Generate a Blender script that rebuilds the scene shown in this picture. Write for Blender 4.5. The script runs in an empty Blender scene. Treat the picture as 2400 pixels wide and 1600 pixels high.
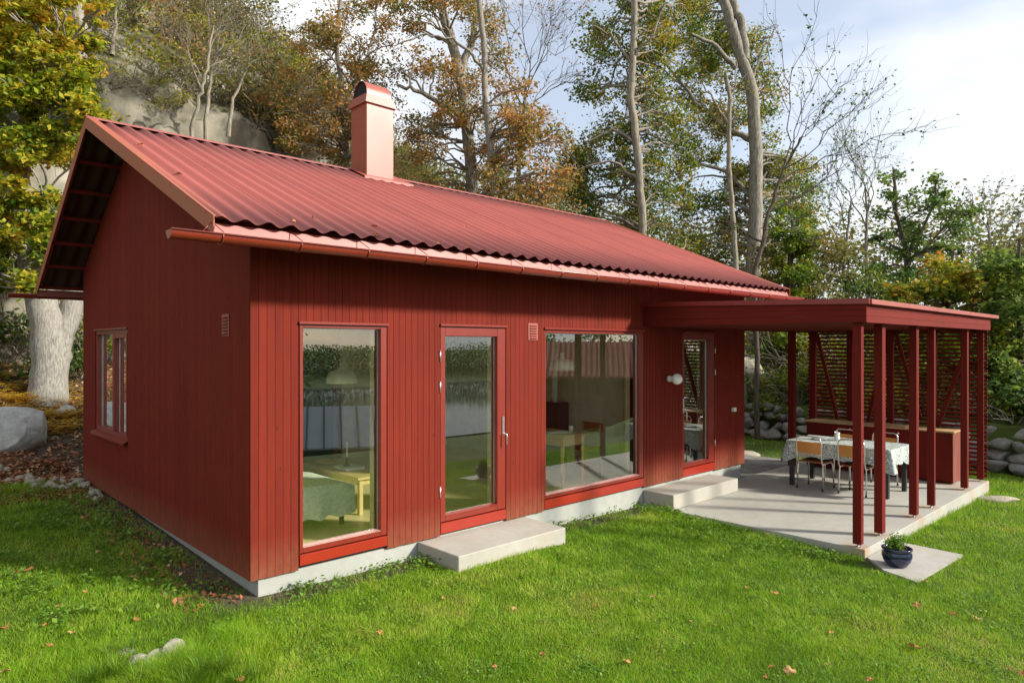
import bpy, bmesh, math, random
import numpy as np
from mathutils import Vector, Matrix
random.seed(7); rng = np.random.default_rng(7)
sc = bpy.context.scene
COL = sc.collection
R = math.radians

# ------------------------------------------------------------------ camera
CF = 1600.0; CX = 1200.0; HY = 810.0                 # focal length, centre and horizon in px of a 2400 px wide frame
YAW = math.atan2(1690, 1600)
CR = np.array([math.sin(YAW), -math.cos(YAW), 0.0]); CFW = np.array([math.cos(YAW), math.sin(YAW), 0.0])
CAMP = np.array([-2.416, -5.844, 2.04])
cam_d = bpy.data.cameras.new('camera'); cam = bpy.data.objects.new('camera', cam_d); COL.objects.link(cam)
cam.location = CAMP; cam.rotation_euler = (R(90), 0, YAW - R(90))
cam_d.lens = 24.0; cam_d.sensor_width = 36.0; cam_d.shift_y = 10.0/2400.0
cam_d.clip_start = 0.05; cam_d.clip_end = 2000
sc.camera = cam
def at(x, y, d):
    p = CAMP + d*((x-CX)/CF*CR + CFW + (HY-y)/CF*np.array([0, 0, 1.0]))
    return np.array(p)

# ------------------------------------------------------------------ light
SUN = Vector((0.68, -1.0, 0.66)).normalized()
SUN_EL = math.asin(SUN.z); SUN_AZ = math.atan2(SUN.x, SUN.y)   # azimuth clockwise from +Y
world = bpy.data.worlds.new('World'); sc.world = world; world.use_nodes = True
nt = world.node_tree; N = nt.nodes; L = nt.links
for n in list(N): N.remove(n)
out = N.new('ShaderNodeOutputWorld'); bg = N.new('ShaderNodeBackground'); sky = N.new('ShaderNodeTexSky')
sky.sky_type = 'NISHITA'; sky.sun_disc = False; sky.sun_elevation = SUN_EL; sky.sun_rotation = SUN_AZ
sky.air_density = 1.0; sky.dust_density = 1.5; sky.ozone_density = 1.0
tc = N.new('ShaderNodeTexCoord'); mp = N.new('ShaderNodeMapping'); mp.inputs['Scale'].default_value = (1.0, 1.0, 2.6)
mp.inputs['Location'].default_value = (0.35, 0.1, 0.0)
cn = N.new('ShaderNodeTexNoise'); cn.inputs['Scale'].default_value = 1.3; cn.inputs['Detail'].default_value = 5; cn.inputs['Roughness'].default_value = .55
cr = N.new('ShaderNodeValToRGB'); cr.color_ramp.elements[0].position = .40; cr.color_ramp.elements[0].color = (.35, .35, .35, 1); cr.color_ramp.elements[1].position = .58
cr.color_ramp.elements[1].color = (.97, .97, .97, 1)
mx = N.new('ShaderNodeMixRGB'); mx.inputs['Color2'].default_value = (5.5, 5.6, 5.8, 1)
L.new(tc.outputs['Generated'], mp.inputs['Vector']); L.new(mp.outputs[0], cn.inputs['Vector']); L.new(cn.outputs['Fac'], cr.inputs['Fac'])
L.new(cr.outputs['Color'], mx.inputs['Fac']); L.new(sky.outputs['Color'], mx.inputs['Color1']); L.new(mx.outputs['Color'], bg.inputs['Color'])
bg.inputs['Strength'].default_value = 0.125
L.new(bg.outputs[0], out.inputs['Surface'])
sun_d = bpy.data.lights.new('sun', 'SUN'); sun_d.energy = 4.2; sun_d.angle = R(5); sun_d.color = (1.0, .93, .82)
sun = bpy.data.objects.new('sun', sun_d); COL.objects.link(sun); sun.rotation_euler = SUN.to_track_quat('Z', 'Y').to_euler()
sun.location = (10, -15, 12)
vs = sc.view_settings; vs.view_transform = 'Standard'; vs.look = 'None'; vs.exposure = 0.74; vs.gamma = 1.0; vs.use_curve_mapping = False
sc.cycles.max_bounces = 8; sc.cycles.transparent_max_bounces = 12; sc.cycles.glossy_bounces = 4; sc.cycles.diffuse_bounces = 4
sc.cycles.use_denoising = True
sc.cycles.sample_clamp_indirect = 6

# ------------------------------------------------------------------ helpers
def set_props(o, label=None, cat=None, group=None, kind=None):
    if label: o['label'] = label
    if cat: o['category'] = cat
    if group: o['group'] = group
    if kind: o['kind'] = kind
    return o
def link(name, me, mat=None, parent=None):
    o = bpy.data.objects.new(name, me); COL.objects.link(o)
    if mat is not None and len(me.materials) == 0: me.materials.append(mat)
    if parent is not None: o.parent = parent
    return o
def thing(name, loc, label, cat, group=None, rz=0):
    o = bpy.data.objects.new(name, None); COL.objects.link(o); o.location = loc; o.rotation_euler = (0, 0, rz)
    o.empty_display_size = .2
    return set_props(o, label, cat, group)
def copy_tree(o, parent=None):
    c = o.copy(); COL.objects.link(c)
    if parent is not None: c.parent = parent
    for ch in list(o.children): copy_tree(ch, c)
    return c

class MB:
    """collects shapes, builds one mesh"""
    def __init__(s): s.bm = bmesh.new()
    def quadbox(s, c, ax, ay, az, bev=0):
        c = Vector(c); ax, ay, az = Vector(ax), Vector(ay), Vector(az)
        v = [s.bm.verts.new(c + ax*i + ay*j + az*k) for i in (-1, 1) for j in (-1, 1) for k in (-1, 1)]
        fs = [(0, 1, 3, 2), (4, 6, 7, 5), (0, 4, 5, 1), (2, 3, 7, 6), (0, 2, 6, 4), (1, 5, 7, 3)]
        F = [s.bm.faces.new([v[i] for i in f]) for f in fs]
        if ax.cross(ay).dot(az) < 0: bmesh.ops.reverse_faces(s.bm, faces=F)
        if bev > 0:
            es = list({e for f in F for e in f.edges})
            bmesh.ops.bevel(s.bm, geom=es, offset=bev, segments=1, profile=.5, affect='EDGES')
        return s
    def box(s, x0, x1, y0, y1, z0, z1, bev=0):
        return s.quadbox(((x0+x1)/2, (y0+y1)/2, (z0+z1)/2), ((x1-x0)/2, 0, 0), (0, (y1-y0)/2, 0), (0, 0, (z1-z0)/2), bev)
    def bar(s, a, b, w, h, up=(0, 0, 1), bev=0):
        a, b = Vector(a), Vector(b); d = b-a; l = d.length; d.normalize(); up = Vector(up)
        sd = d.cross(up); sd.normalize(); u = sd.cross(d)
        return s.quadbox((a+b)/2, d*l/2, sd*w/2, u*h/2, bev)
    def tube(s, pts, rad, n=8, caps=True, closed=False):
        pts = [Vector(p) for p in pts]; m = len(pts)
        rad = rad if hasattr(rad, '__len__') else [rad]*m
        rings = []; ref = None
        for i, p in enumerate(pts):
            if closed: t = pts[(i+1) % m]-pts[i-1]
            else: t = pts[min(i+1, m-1)]-pts[max(i-1, 0)]
            t.normalize()
            if ref is None:
                ref = Vector((0, 0, 1)) if abs(t.z) < .9 else Vector((1, 0, 0))
            a = t.cross(ref); a.normalize(); b = a.cross(t); ref = b
            rings.append([s.bm.verts.new(p + (a*math.cos(2*math.pi*k/n) + b*math.sin(2*math.pi*k/n))*rad[i]) for k in range(n)])
        for i in range(m if closed else m-1):
            A, B = rings[i], rings[(i+1) % m]
            for k in range(n):
                f = s.bm.faces.new([A[k], B[k], B[(k+1) % n], A[(k+1) % n]]); f.smooth = True
        if caps and not closed:
            s.bm.faces.new(rings[0]); s.bm.faces.new(rings[-1][::-1])
        return s
    def lathe(s, prof, c=(0, 0, 0), n=24, axis='Z'):
        c = Vector(c); rings = []
        for r, z in prof:
            ring = []
            for k in range(n):
                a = 2*math.pi*k/n; p = Vector((r*math.cos(a), r*math.sin(a), z))
                if axis == 'Y': p = Vector((p.x, -p.z, p.y))
                if axis == 'X': p = Vector((p.z, p.x, p.y))
                ring.append(s.bm.verts.new(c+p))
            rings.append(ring)
        for A, B in zip(rings[:-1], rings[1:]):
            for k in range(n):
                f = s.bm.faces.new([A[k], A[(k+1) % n], B[(k+1) % n], B[k]]); f.smooth = True
        return s
    def poly(s, pts, flip=False):
        v = [s.bm.verts.new(p) for p in pts]
        s.bm.faces.new(v[::-1] if flip else v); return s
    def prism(s, pts, d):
        d = Vector(d); a = [s.bm.verts.new(p) for p in pts]; b = [s.bm.verts.new(Vector(p)+d) for p in pts]; n = len(pts)
        s.bm.faces.new(a[::-1]); s.bm.faces.new(b)
        for k in range(n): s.bm.faces.new([a[k], a[(k+1) % n], b[(k+1) % n], b[k]])
        return s
    def ball(s, c, r, seg=16, rings=10, sc_=(1, 1, 1)):
        m = Matrix.Translation(c) @ Matrix.Diagonal((sc_[0]*r, sc_[1]*r, sc_[2]*r, 1))
        g = bmesh.ops.create_uvsphere(s.bm, u_segments=seg, v_segments=rings, radius=1, matrix=m)
        for v in g['verts']:
            for f in v.link_faces: f.smooth = True
        return s
    def build(s, name, mat, parent=None, recalc=True, island_tint=False):
        if recalc: bmesh.ops.recalc_face_normals(s.bm, faces=s.bm.faces)
        if island_tint:
            lay = s.bm.faces.layers.float.new('tint'); seen = set()
            for f in s.bm.faces:
                if f.index in seen and f in seen: continue
                if f in seen: continue
                t = random.random(); st = [f]; seen.add(f)
                while st:
                    g = st.pop(); g[lay] = t
                    for e in g.edges:
                        for h in e.link_faces:
                            if h not in seen: seen.add(h); st.append(h)
        me = bpy.data.meshes.new(name); s.bm.to_mesh(me); s.bm.free()
        return link(name, me, mat, parent)

def np_mesh(name, V, Fq=None, Ft=None, tint=None, smooth=False):
    """mesh from numpy verts, quads and tris (tris first in tint order: quads then tris)"""
    me = bpy.data.meshes.new(name)
    nq = 0 if Fq is None else len(Fq); ntr = 0 if Ft is None else len(Ft)
    loops = np.concatenate([x.ravel() for x in (Fq, Ft) if x is not None]).astype(np.int32)
    start = np.concatenate([np.arange(nq)*4, nq*4+np.arange(ntr)*3]).astype(np.int32)
    me.vertices.add(len(V)); me.vertices.foreach_set('co', np.asarray(V, np.float32).ravel())
    me.loops.add(len(loops)); me.loops.foreach_set('vertex_index', loops)
    me.polygons.add(nq+ntr); me.polygons.foreach_set('loop_start', start)
    if smooth: me.polygons.foreach_set('use_smooth', np.ones(nq+ntr, bool))
    me.update(calc_edges=True)
    if tint is not None:
        a = me.attributes.new('tint', 'FLOAT', 'FACE'); a.data.foreach_set('value', np.asarray(tint, np.float32))
    return me

def vnoise(x, y, z=0.0, seed=0):
    x = np.asarray(x, float); y = np.asarray(y, float); z = np.asarray(z, float)+0*x
    xi, yi, zi = np.floor(x), np.floor(y), np.floor(z); xf, yf, zf = x-xi, y-yi, z-zi
    xf, yf, zf = [t*t*(3-2*t) for t in (xf, yf, zf)]
    def h(a, b, c):
        n = np.sin(a*127.1+b*311.7+c*74.7+seed*19.19)*43758.5453
        return n-np.floor(n)
    r = 0
    for i in (0, 1):
        for j in (0, 1):
            for k in (0, 1):
                r = r + h(xi+i, yi+j, zi+k)*(xf if i else 1-xf)*(yf if j else 1-yf)*(zf if k else 1-zf)
    return r
def fbm(x, y, z=0.0, o=4, seed=0):
    r = 0; a = .5
    for i in range(o):
        r = r + a*vnoise(np.asarray(x)*2**i, np.asarray(y)*2**i, np.asarray(z)*2**i, seed+i); a *= .5
    return r

# ------------------------------------------------------------------ materials
def srgb(r, g, b):
    f = lambda c: (c/255/12.92) if c/255 <= .04045 else ((c/255+.055)/1.055)**2.4
    return (f(r), f(g), f(b), 1)
class Mat:
    def __init__(s, name, rough=.6, spec=.5, metal=0):
        s.m = bpy.data.materials.new(name); s.m.use_nodes = True; s.t = s.m.node_tree
        s.b = s.t.nodes['Principled BSDF']; s.b.inputs['Roughness'].default_value = rough
        s.b.inputs['Specular IOR Level'].default_value = spec; s.b.inputs['Metallic'].default_value = metal
    def n(s, typ, **kw):
        x = s.t.nodes.new('ShaderNode'+typ)
        for k, v in kw.items():
            if k in x.inputs: x.inputs[k].default_value = v
            else: setattr(x, k, v)
        return x
    def l(s, a, b): s.t.links.new(a, b)
    def coord(s, scale=(1, 1, 1), kind='Object'):
        t = s.n('TexCoord'); mp = s.n('Mapping'); mp.inputs['Scale'].default_value = scale
        s.l(t.outputs[kind], mp.inputs['Vector']); return mp.outputs[0]
    def noise(s, vec, scale=5, detail=4, rough=.55, dist=0):
        x = s.n('TexNoise', Scale=scale, Detail=detail, Roughness=rough, Distortion=dist); s.l(vec, x.inputs['Vector']); return x.outputs['Fac']
    def ramp(s, fac, stops):
        x = s.n('ValToRGB'); e = x.color_ramp.elements
        while len(e) < len(stops): e.new(.5)
        for i, (p, c) in enumerate(stops): e[i].position = p; e[i].color = tuple(c)[:3]+(1,)
        s.l(fac, x.inputs['Fac']); return x.outputs['Color']
    def mix(s, fac, a, b, mode='MIX'):
        x = s.n('MixRGB', blend_type=mode)
        for nme, v in (('Fac', fac), ('Color1', a), ('Color2', b)):
            if hasattr(v, 'is_linked') or hasattr(v, 'links'): s.l(v, x.inputs[nme])
            else: x.inputs[nme].default_value = v if nme == 'Fac' else tuple(v)[:3]+(1,)
        return x.outputs['Color']
    def attr(s, name='tint'): return s.n('Attribute', attribute_name=name).outputs['Fac']
    def col(s, c):
        if hasattr(c, 'links'): s.l(c, s.b.inputs['Base Color'])
        else: s.b.inputs['Base Color'].default_value = tuple(c)[:3]+(1,)
        return s
    def rough(s, c): s.l(c, s.b.inputs['Roughness']); return s
    def bump(s, h, strength=.3, dist=.01):
        x = s.n('Bump', Strength=strength, Distance=dist); s.l(h, x.inputs['Height']); s.l(x.outputs[0], s.b.inputs['Normal']); return s
M = {}
def simple(key, c, rough=.6, spec=.5, metal=0, var=.12, sc_=6, bump=0):
    m = Mat(key, rough, spec, metal); v = m.coord(); nz = m.noise(v, sc_, 5)
    c = tuple(c)[:3]
    m.col(m.ramp(nz, [(.3, [x*(1-var) for x in c]), (.7, [min(1, x*(1+var)) for x in c])]))
    if bump: m.bump(m.noise(v, sc_*8, 4), bump, .004)
    M[key] = m.m; return m
# red stained timber, vertical boards
def timber(key, base, vertical=True, along='Z'):
    m = Mat(key, .78, .16)
    scv = {'Z': (40, 40, 1.6), 'X': (1.6, 40, 40), 'Y': (40, 1.6, 40)}[along]
    g = m.noise(m.coord(scv), 1.0, 6, .65); big = m.noise(m.coord(), 1.4, 3)
    c1 = m.ramp(g, [(.25, [x*.68 for x in base]), (.5, base), (.8, [x*1.22 for x in base])])
    c2 = m.mix(m.ramp(big, [(.35, (0, 0, 0)), (.7, (.35, .35, .35))]), c1, [base[0]*.72, base[1]*.8, base[2]*.85])
    t = m.ramp(m.attr(), [(0, (.90, .89, .88)), (1, (1.08, 1.07, 1.06))]); c3 = m.mix(1.0, c2, t, 'MULTIPLY')
    # knots and pale chips
    vor = m.n('TexVoronoi', Scale=1.0); m.l(m.coord({'Z': (9, 9, 3.0), 'X': (3, 9, 9), 'Y': (9, 3, 9)}[along]), vor.inputs['Vector'])
    kn = m.ramp(vor.outputs['Distance'], [(0, (1, 1, 1)), (.055, (.7, .7, .7)), (.085, (0, 0, 0))])
    c4 = m.mix(kn, c3, [base[0]*.42, base[1]*.5, base[2]*.5])
    m.col(c4); m.bump(g, .35, .003)
    rr = m.n('MapRange'); rr.inputs['To Min'].default_value = .68; rr.inputs['To Max'].default_value = .9; m.l(g, rr.inputs['Value']); m.rough(rr.outputs[0])
    M[key] = m.m; return m
RED = (.168, .0190, .0098)
tm = timber('timber_wall', RED)
# greyish wear toward the board feet: a stain that stays on the wood
def foot_wear(m, z0, z1):
    src = m.b.inputs['Base Color'].links[0].from_socket
    sep = m.n('SeparateXYZ'); m.l(m.coord(), sep.inputs[0])
    mr = m.n('MapRange'); mr.inputs['From Min'].default_value = z1; mr.inputs['From Max'].default_value = z0; m.l(sep.outputs['Z'], mr.inputs['Value'])
    nz = m.noise(m.coord((9, 9, 4)), 2.0, 5); mu = m.n('Math', operation='MULTIPLY'); m.l(mr.outputs[0], mu.inputs[0]); m.l(nz, mu.inputs[1]); mu2 = m.n('Math', operation='MULTIPLY'); m.l(mu.outputs[0], mu2.inputs[0]); mu2.inputs[1].default_value = .55; mu = mu2
    m.col(m.mix(mu.outputs[0], src, (.30, .17, .09)))
foot_wear(tm, -.05, .35)
timber('timber_post', (.155, .014, .0085)); timber('timber_beam_y', (.155, .014, .0095), along='Y'); timber('timber_beam_x', (.165, .0175, .0115), along='X')
def metalpaint(key, c, rough=.38, spec=.6):
    m = Mat(key, rough, spec); v = m.coord(); nz = m.noise(v, 1.3, 6, .6); f = m.noise(v, 30, 3)
    m.col(m.ramp(nz, [(.3, [x*.9 for x in c]), (.7, [x*1.06 for x in c])]))
    rr = m.n('MapRange'); rr.inputs['To Min'].default_value = rough-.06; rr.inputs['To Max'].default_value = rough+.09; m.l(nz, rr.inputs['Value']); m.rough(rr.outputs[0])
    M[key] = m.m; return m
metalpaint('roof_metal', (.32, .078, .062), .62, .28)
metalpaint('flash_metal', (.30, .06, .042), .48, .75)
metalpaint('gutter_metal', (.24, .03, .016), .26, .8)
metalpaint('barge_metal', (.34, .075, .028), .4, .5)
metalpaint('porch_flash', (.24, .024, .02), .35, .8)
metalpaint('chimney_metal', (.30, .062, .034), .42, .8)
simple('frame_red', (.20, .022, .013), .32, .55, var=.06); simple('apron_red', (.29, .022, .009), .3, .6, var=.06)
simple('dark', (.01, .01, .01), .8); simple('inner_dark', (.03, .028, .025), .8)
simple('roof_underside_shade', (.045, .012, .009), .7); simple('bead', (.42, .22, .19), .5)
# concrete
def concrete(key, c, rust=True):
    m = Mat(key, .8, .3); v = m.coord(); a = m.noise(v, 1.1, 6, .6); b = m.noise(v, 9, 8, .7)
    c1 = m.ramp(a, [(.3, [x*.86 for x in c]), (.7, [min(1, x*1.1) for x in c])])
    c2 = m.mix(m.ramp(b, [(.35, (.0, .0, .0)), (.75, (.4, .4, .4))]), c1, [x*.62 for x in c])
    st = m.noise(m.coord((.8, .8, .8)), 2.3, 4); s2 = m.ramp(st, [(.54, (0, 0, 0)), (.74, (.26, .26, .26))])
    c3 = m.mix(s2, c2, (c[0]*.95, c[1]*.74, c[2]*.5)) if rust else c2
    m.col(c3); m.bump(b, .25, .004); M[key] = m.m; return m
concrete('concrete', (.40, .385, .335)); concrete('foundation', (.38, .395, .36), False)
ms_ = concrete('slab', (.41, .405, .36)); src_ = ms_.b.inputs['Base Color'].links[0].from_socket; vv_ = ms_.coord()
for (px__, py__, rr__) in ((5.80, -2.88, .13), (6.5, -2.88, .16), (7.78, -2.9, .17), (8.54, -2.88, .16), (10.29, -2.88, .20), (11.29, -2.9, .22), (10.28, -.12, .15), (5.75, -3.0, .12), (10.6, -2.6, .18)):
    vd_ = ms_.n('VectorMath', operation='DISTANCE'); ms_.l(vv_, vd_.inputs[0]); vd_.inputs[1].default_value = (px__, py__, -.25); nz_ = ms_.noise(vv_, 9, 4); ma_ = ms_.n('Math', operation='MULTIPLY_ADD'); ms_.l(nz_, ma_.inputs[0]); ma_.inputs[1].default_value = .22; ms_.l(vd_.outputs['Value'], ma_.inputs[2])
    src_ = ms_.mix(ms_.ramp(ma_.outputs[0], [(.06, (.75, .75, .75)), (rr__+.17, (0, 0, 0))]), src_, (.36, .20, .085))
ms_.col(src_)
concrete('paver', (.40, .385, .35))
simple('white_paint', (.75, .75, .72), .4); simple('opal', (.86, .85, .82), .25); simple('galv', (.62, .62, .62), .35, .6, .85)
simple('chrome', (.72, .70, .67), .22, .6, .9, var=.05); simple('black_leg', (.014, .018, .02), .45); simple('rubber', (.02, .02, .02), .7)
simple('ply', (.60, .25, .055), .4, .4, var=.1, sc_=4); simple('seat_ply', (.28, .09, .03), .45)
simple('oak_old', (.46, .29, .14), .6, bump=.2); simple('oak_table', (.66, .50, .22), .5); simple('pine_floor', (.72, .60, .32), .4, var=.1, sc_=3)
simple('panel_grey', (.56, .52, .44), .7, var=.1); simple('lining', (.68, .62, .45), .6); simple('ceiling_white', (.62, .60, .52), .8)
simple('door_green', (.035, .075, .05), .5); simple('casing', (.22, .12, .06), .5); simple('radiator', (.42, .48, .42), .4)
simple('shade_green', (.84, .90, .84), .35); simple('throw_mint', (.74, .86, .74), .95, var=.2, sc_=30, bump=.6); simple('pillow', (.10, .22, .15), .9)
simple('paper', (.75, .78, .74), .7); simple('candle', (.85, .85, .75), .4); simple('mug', (.8, .79, .74), .3); simple('seed', (.03, .03, .03), .6)
simple('chair_wood', (.33, .17, .06), .5); simple('cup_board', (.45, .30, .14), .6); simple('pot_soil', (.05, .035, .02), .9)
m = Mat('glaze_blue', .12, .8); m.col(m.ramp(m.noise(m.coord(), 5, 5), [(.3, (.004, .006, .03)), (.7, (.012, .018, .085))])); M['glaze_blue'] = m.m
m = Mat('cab_side', .75, .3); g = m.noise(m.coord((50, 50, 1.5)), 1, 6, .7); m.col(m.ramp(g, [(.3, (.13, .025, .017)), (.62, (.24, .075, .05)), (.8, (.34, .17, .11))])); M['cab_side'] = m.m
m = Mat('cloth', .85, .2); v = m.coord((1, 1, 1)); w = m.noise(v, 3.4, 2, .5, 2.2)
mm = m.n('Math', operation='PINGPONG'); mm.inputs[1].default_value = .035; m.l(w, mm.inputs[0])
m.col(m.ramp(mm.outputs[0], [(.0, (.72, .76, .74)), (.010, (.66, .70, .68)), (.016, (.20, .25, .235)), (.035, (.23, .28, .265))])); M['cloth'] = m.m
# window glass: clear pane with a real fresnel mirror, doubled for the two panes
g_ = bpy.data.materials.new('glass'); g_.use_nodes = True; t = g_.node_tree; t.nodes.clear()
o_ = t.nodes.new('ShaderNodeOutputMaterial'); tr = t.nodes.new('ShaderNodeBsdfTransparent'); tr.inputs[0].default_value = (.88, .92, .84, 1)
gl = t.nodes.new('ShaderNodeBsdfGlossy'); gl.inputs['Roughness'].default_value = .0; gl.inputs[0].default_value = (.95, 1, .97, 1)
def mth(op, a, b=None, clamp=False):
    x = t.nodes.new('ShaderNodeMath'); x.operation = op; x.use_clamp = clamp
    for k, v in enumerate((a, b)):
        if v is None: continue
        if isinstance(v, (int, float)): x.inputs[k].default_value = v
        else: t.links.new(v, x.inputs[k])
    return x
geo = t.nodes.new('ShaderNodeNewGeometry'); dt = t.nodes.new('ShaderNodeVectorMath'); dt.operation = 'DOT_PRODUCT'; t.links.new(geo.outputs['Incoming'], dt.inputs[0]); t.links.new(geo.outputs['Normal'], dt.inputs[1])
cs_ = mth('SUBTRACT', 1.0, mth('ABSOLUTE', dt.outputs['Value']).outputs[0], True); fr = mth('MULTIPLY_ADD', mth('POWER', cs_.outputs[0], 4.2).outputs[0], .95); fr.inputs[2].default_value = .045
mu = mth('MULTIPLY', fr.outputs[0], 4.2, True)
ms = t.nodes.new('ShaderNodeMixShader'); t.links.new(mu.outputs[0], ms.inputs[0]); t.links.new(tr.outputs[0], ms.inputs[1]); t.links.new(gl.outputs[0], ms.inputs[2]); t.links.new(ms.outputs[0], o_.inputs[0])
M['glass'] = g_
# foliage: colour per leaf from the 'tint' attribute
def leafmat(key, stops, trans=.48):
    m = Mat(key, .6, .35); m.col(m.ramp(m.attr(), stops)); c = m.b.inputs['Base Color'].links[0].from_socket
    tb = m.n('BsdfTranslucent'); m.l(c, tb.inputs['Color']); ms = m.n('MixShader'); ms.inputs[0].default_value = trans
    o = m.t.nodes['Material Output']; m.l(m.b.outputs[0], ms.inputs[1]); m.l(tb.outputs[0], ms.inputs[2]); m.l(ms.outputs[0], o.inputs[0]); M[key] = m.m
leafmat('leaf_oak', [(0, (.07, .14, .012)), (.25, (.20, .28, .018)), (.5, (.42, .42, .03)), (.8, (.60, .42, .035)), (1, (.62, .26, .03))])
leafmat('leaf_brown', [(0, (.12, .15, .03)), (.25, (.26, .22, .05)), (.5, (.46, .26, .08)), (.8, (.60, .30, .10)), (1, (.62, .42, .2))])
leafmat('leaf_green', [(0, (.04, .085, .015)), (.35, (.09, .155, .022)), (.65, (.23, .27, .03)), (.88, (.42, .34, .04)), (1, (.48, .26, .06))])
leafmat('leaf_maple', [(0, (.07, .14, .015)), (.4, (.20, .26, .02)), (.7, (.42, .36, .03)), (.88, (.55, .30, .03)), (1, (.55, .13, .03))])
leafmat('leaf_dark', [(0, (.03, .065, .02)), (.5, (.08, .155, .03)), (1, (.24, .32, .05))])
leafmat('leaf_olive', [(0, (.07, .10, .025)), (.5, (.19, .19, .045)), (1, (.36, .22, .07))])
leafmat('leaf_fern', [(0, (.45, .42, .04)), (.4, (.75, .50, .05)), (.75, (.75, .28, .05)), (1, (.45, .17, .06))])
leafmat('leaf_weed', [(0, (.07, .16, .015)), (.6, (.15, .30, .03)), (1, (.28, .40, .06))])
leafmat('litter', [(0, (.10, .045, .02)), (.5, (.34, .12, .045)), (.8, (.50, .24, .11)), (1, (.55, .40, .22))], .15)
leafmat('dry_leaf', [(0, (.26, .09, .03)), (.5, (.42, .19, .06)), (1, (.52, .38, .19))], .15)
leafmat('grass', [(0, (.08, .16, .006)), (.35, (.17, .34, .010)), (.65, (.27, .47, .015)), (.85, (.38, .52, .03)), (1, (.52, .46, .13))], .42)
def bark(key, c1, c2, sc_=9):
    m = Mat(key, .9, .2); a = m.noise(m.coord((sc_, sc_, sc_*.22)), 1.5, 8, .7); b = m.noise(m.coord(), 1.3, 5)
    m.col(m.mix(m.ramp(b, [(.4, (0, 0, 0)), (.65, (.5, .5, .5))]), m.ramp(a, [(.3, c1), (.62, c2)]), [x*.7 for x in c2])); m.bump(a, .9, .03); M[key] = m.m
bark('bark_pale', (.10, .092, .075), (.38, .365, .32), 22); bark('bark_grey', (.045, .038, .028), (.36, .33, .27), 13); bark('bark_brown', (.035, .027, .02), (.13, .105, .08)); bark('bark_twig', (.07, .06, .045), (.36, .32, .25), 13)
def rock(key, c1, c2, c3, s=2.0, moss=0.0):
    m = Mat(key, .9, .25); v = m.coord(); a = m.noise(v, s, 9, .65, .4); b = m.noise(v, s*7, 6, .7); d = m.noise(v, s*.35, 4)
    col = m.mix(m.ramp(b, [(.35, (0, 0, 0)), (.7, (.6, .6, .6))]), m.ramp(a, [(.25, c1), (.5, c2), (.75, c3)]), [x*.6 for x in c2])
    if moss:
        mk = m.noise(v, s*1.6, 6, .7); gm = m.n('NewGeometry'); sp = m.n('SeparateXYZ'); m.l(gm.outputs['Normal'], sp.inputs[0])
        ad = m.n('Math', operation='MULTIPLY_ADD'); m.l(sp.outputs['Z'], ad.inputs[0]); ad.inputs[1].default_value = moss; m.l(mk, ad.inputs[2])
        col = m.mix(m.ramp(ad.outputs[0], [(.72, (0, 0, 0)), (.86, (1, 1, 1))]), col, m.ramp(b, [(.3, (.045, .05, .02)), (.6, (.11, .10, .045)), (.8, (.18, .12, .06))]))
    if moss:
        vc = m.n('TexVoronoi', Scale=.42, feature='DISTANCE_TO_EDGE'); wv = m.n('VectorMath', operation='MULTIPLY_ADD'); nv_ = m.n('TexNoise', Scale=.9, Detail=5.0); m.l(v, nv_.inputs['Vector']); m.l(nv_.outputs['Color'], wv.inputs[0]); wv.inputs[1].default_value = (1.8, 1.8, 1.8); m.l(v, wv.inputs[2]); m.l(wv.outputs[0], vc.inputs['Vector'])
        col = m.mix(m.ramp(vc.outputs['Distance'], [(0, (1, 1, 1)), (.012, (.8, .8, .8)), (.03, (0, 0, 0))]), col, (.05, .045, .035))
        stn = m.noise(m.coord((1.2, 1.2, .12)), 1.0, 6, .7); col = m.mix(m.ramp(stn, [(.5, (0, 0, 0)), (.72, (.55, .55, .55))]), col, (.09, .08, .06))
    m.col(col); m.bump(b, .6, .03); M[key] = m.m
rock('boulder', (.26, .26, .235), (.50, .50, .46), (.68, .67, .62), 4.5)
rock('stone', (.11, .105, .095), (.24, .23, .205), (.40, .385, .35), 4.0)
rock('field', (.20, .18, .13), (.36, .34, .27), (.55, .54, .48), 9.0)
rock('pebble', (.26, .22, .16), (.42, .38, .29), (.55, .52, .44), 5.0)
rock('cliff', (.13, .115, .085), (.27, .255, .20), (.50, .48, .40), .45, .46)

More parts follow.
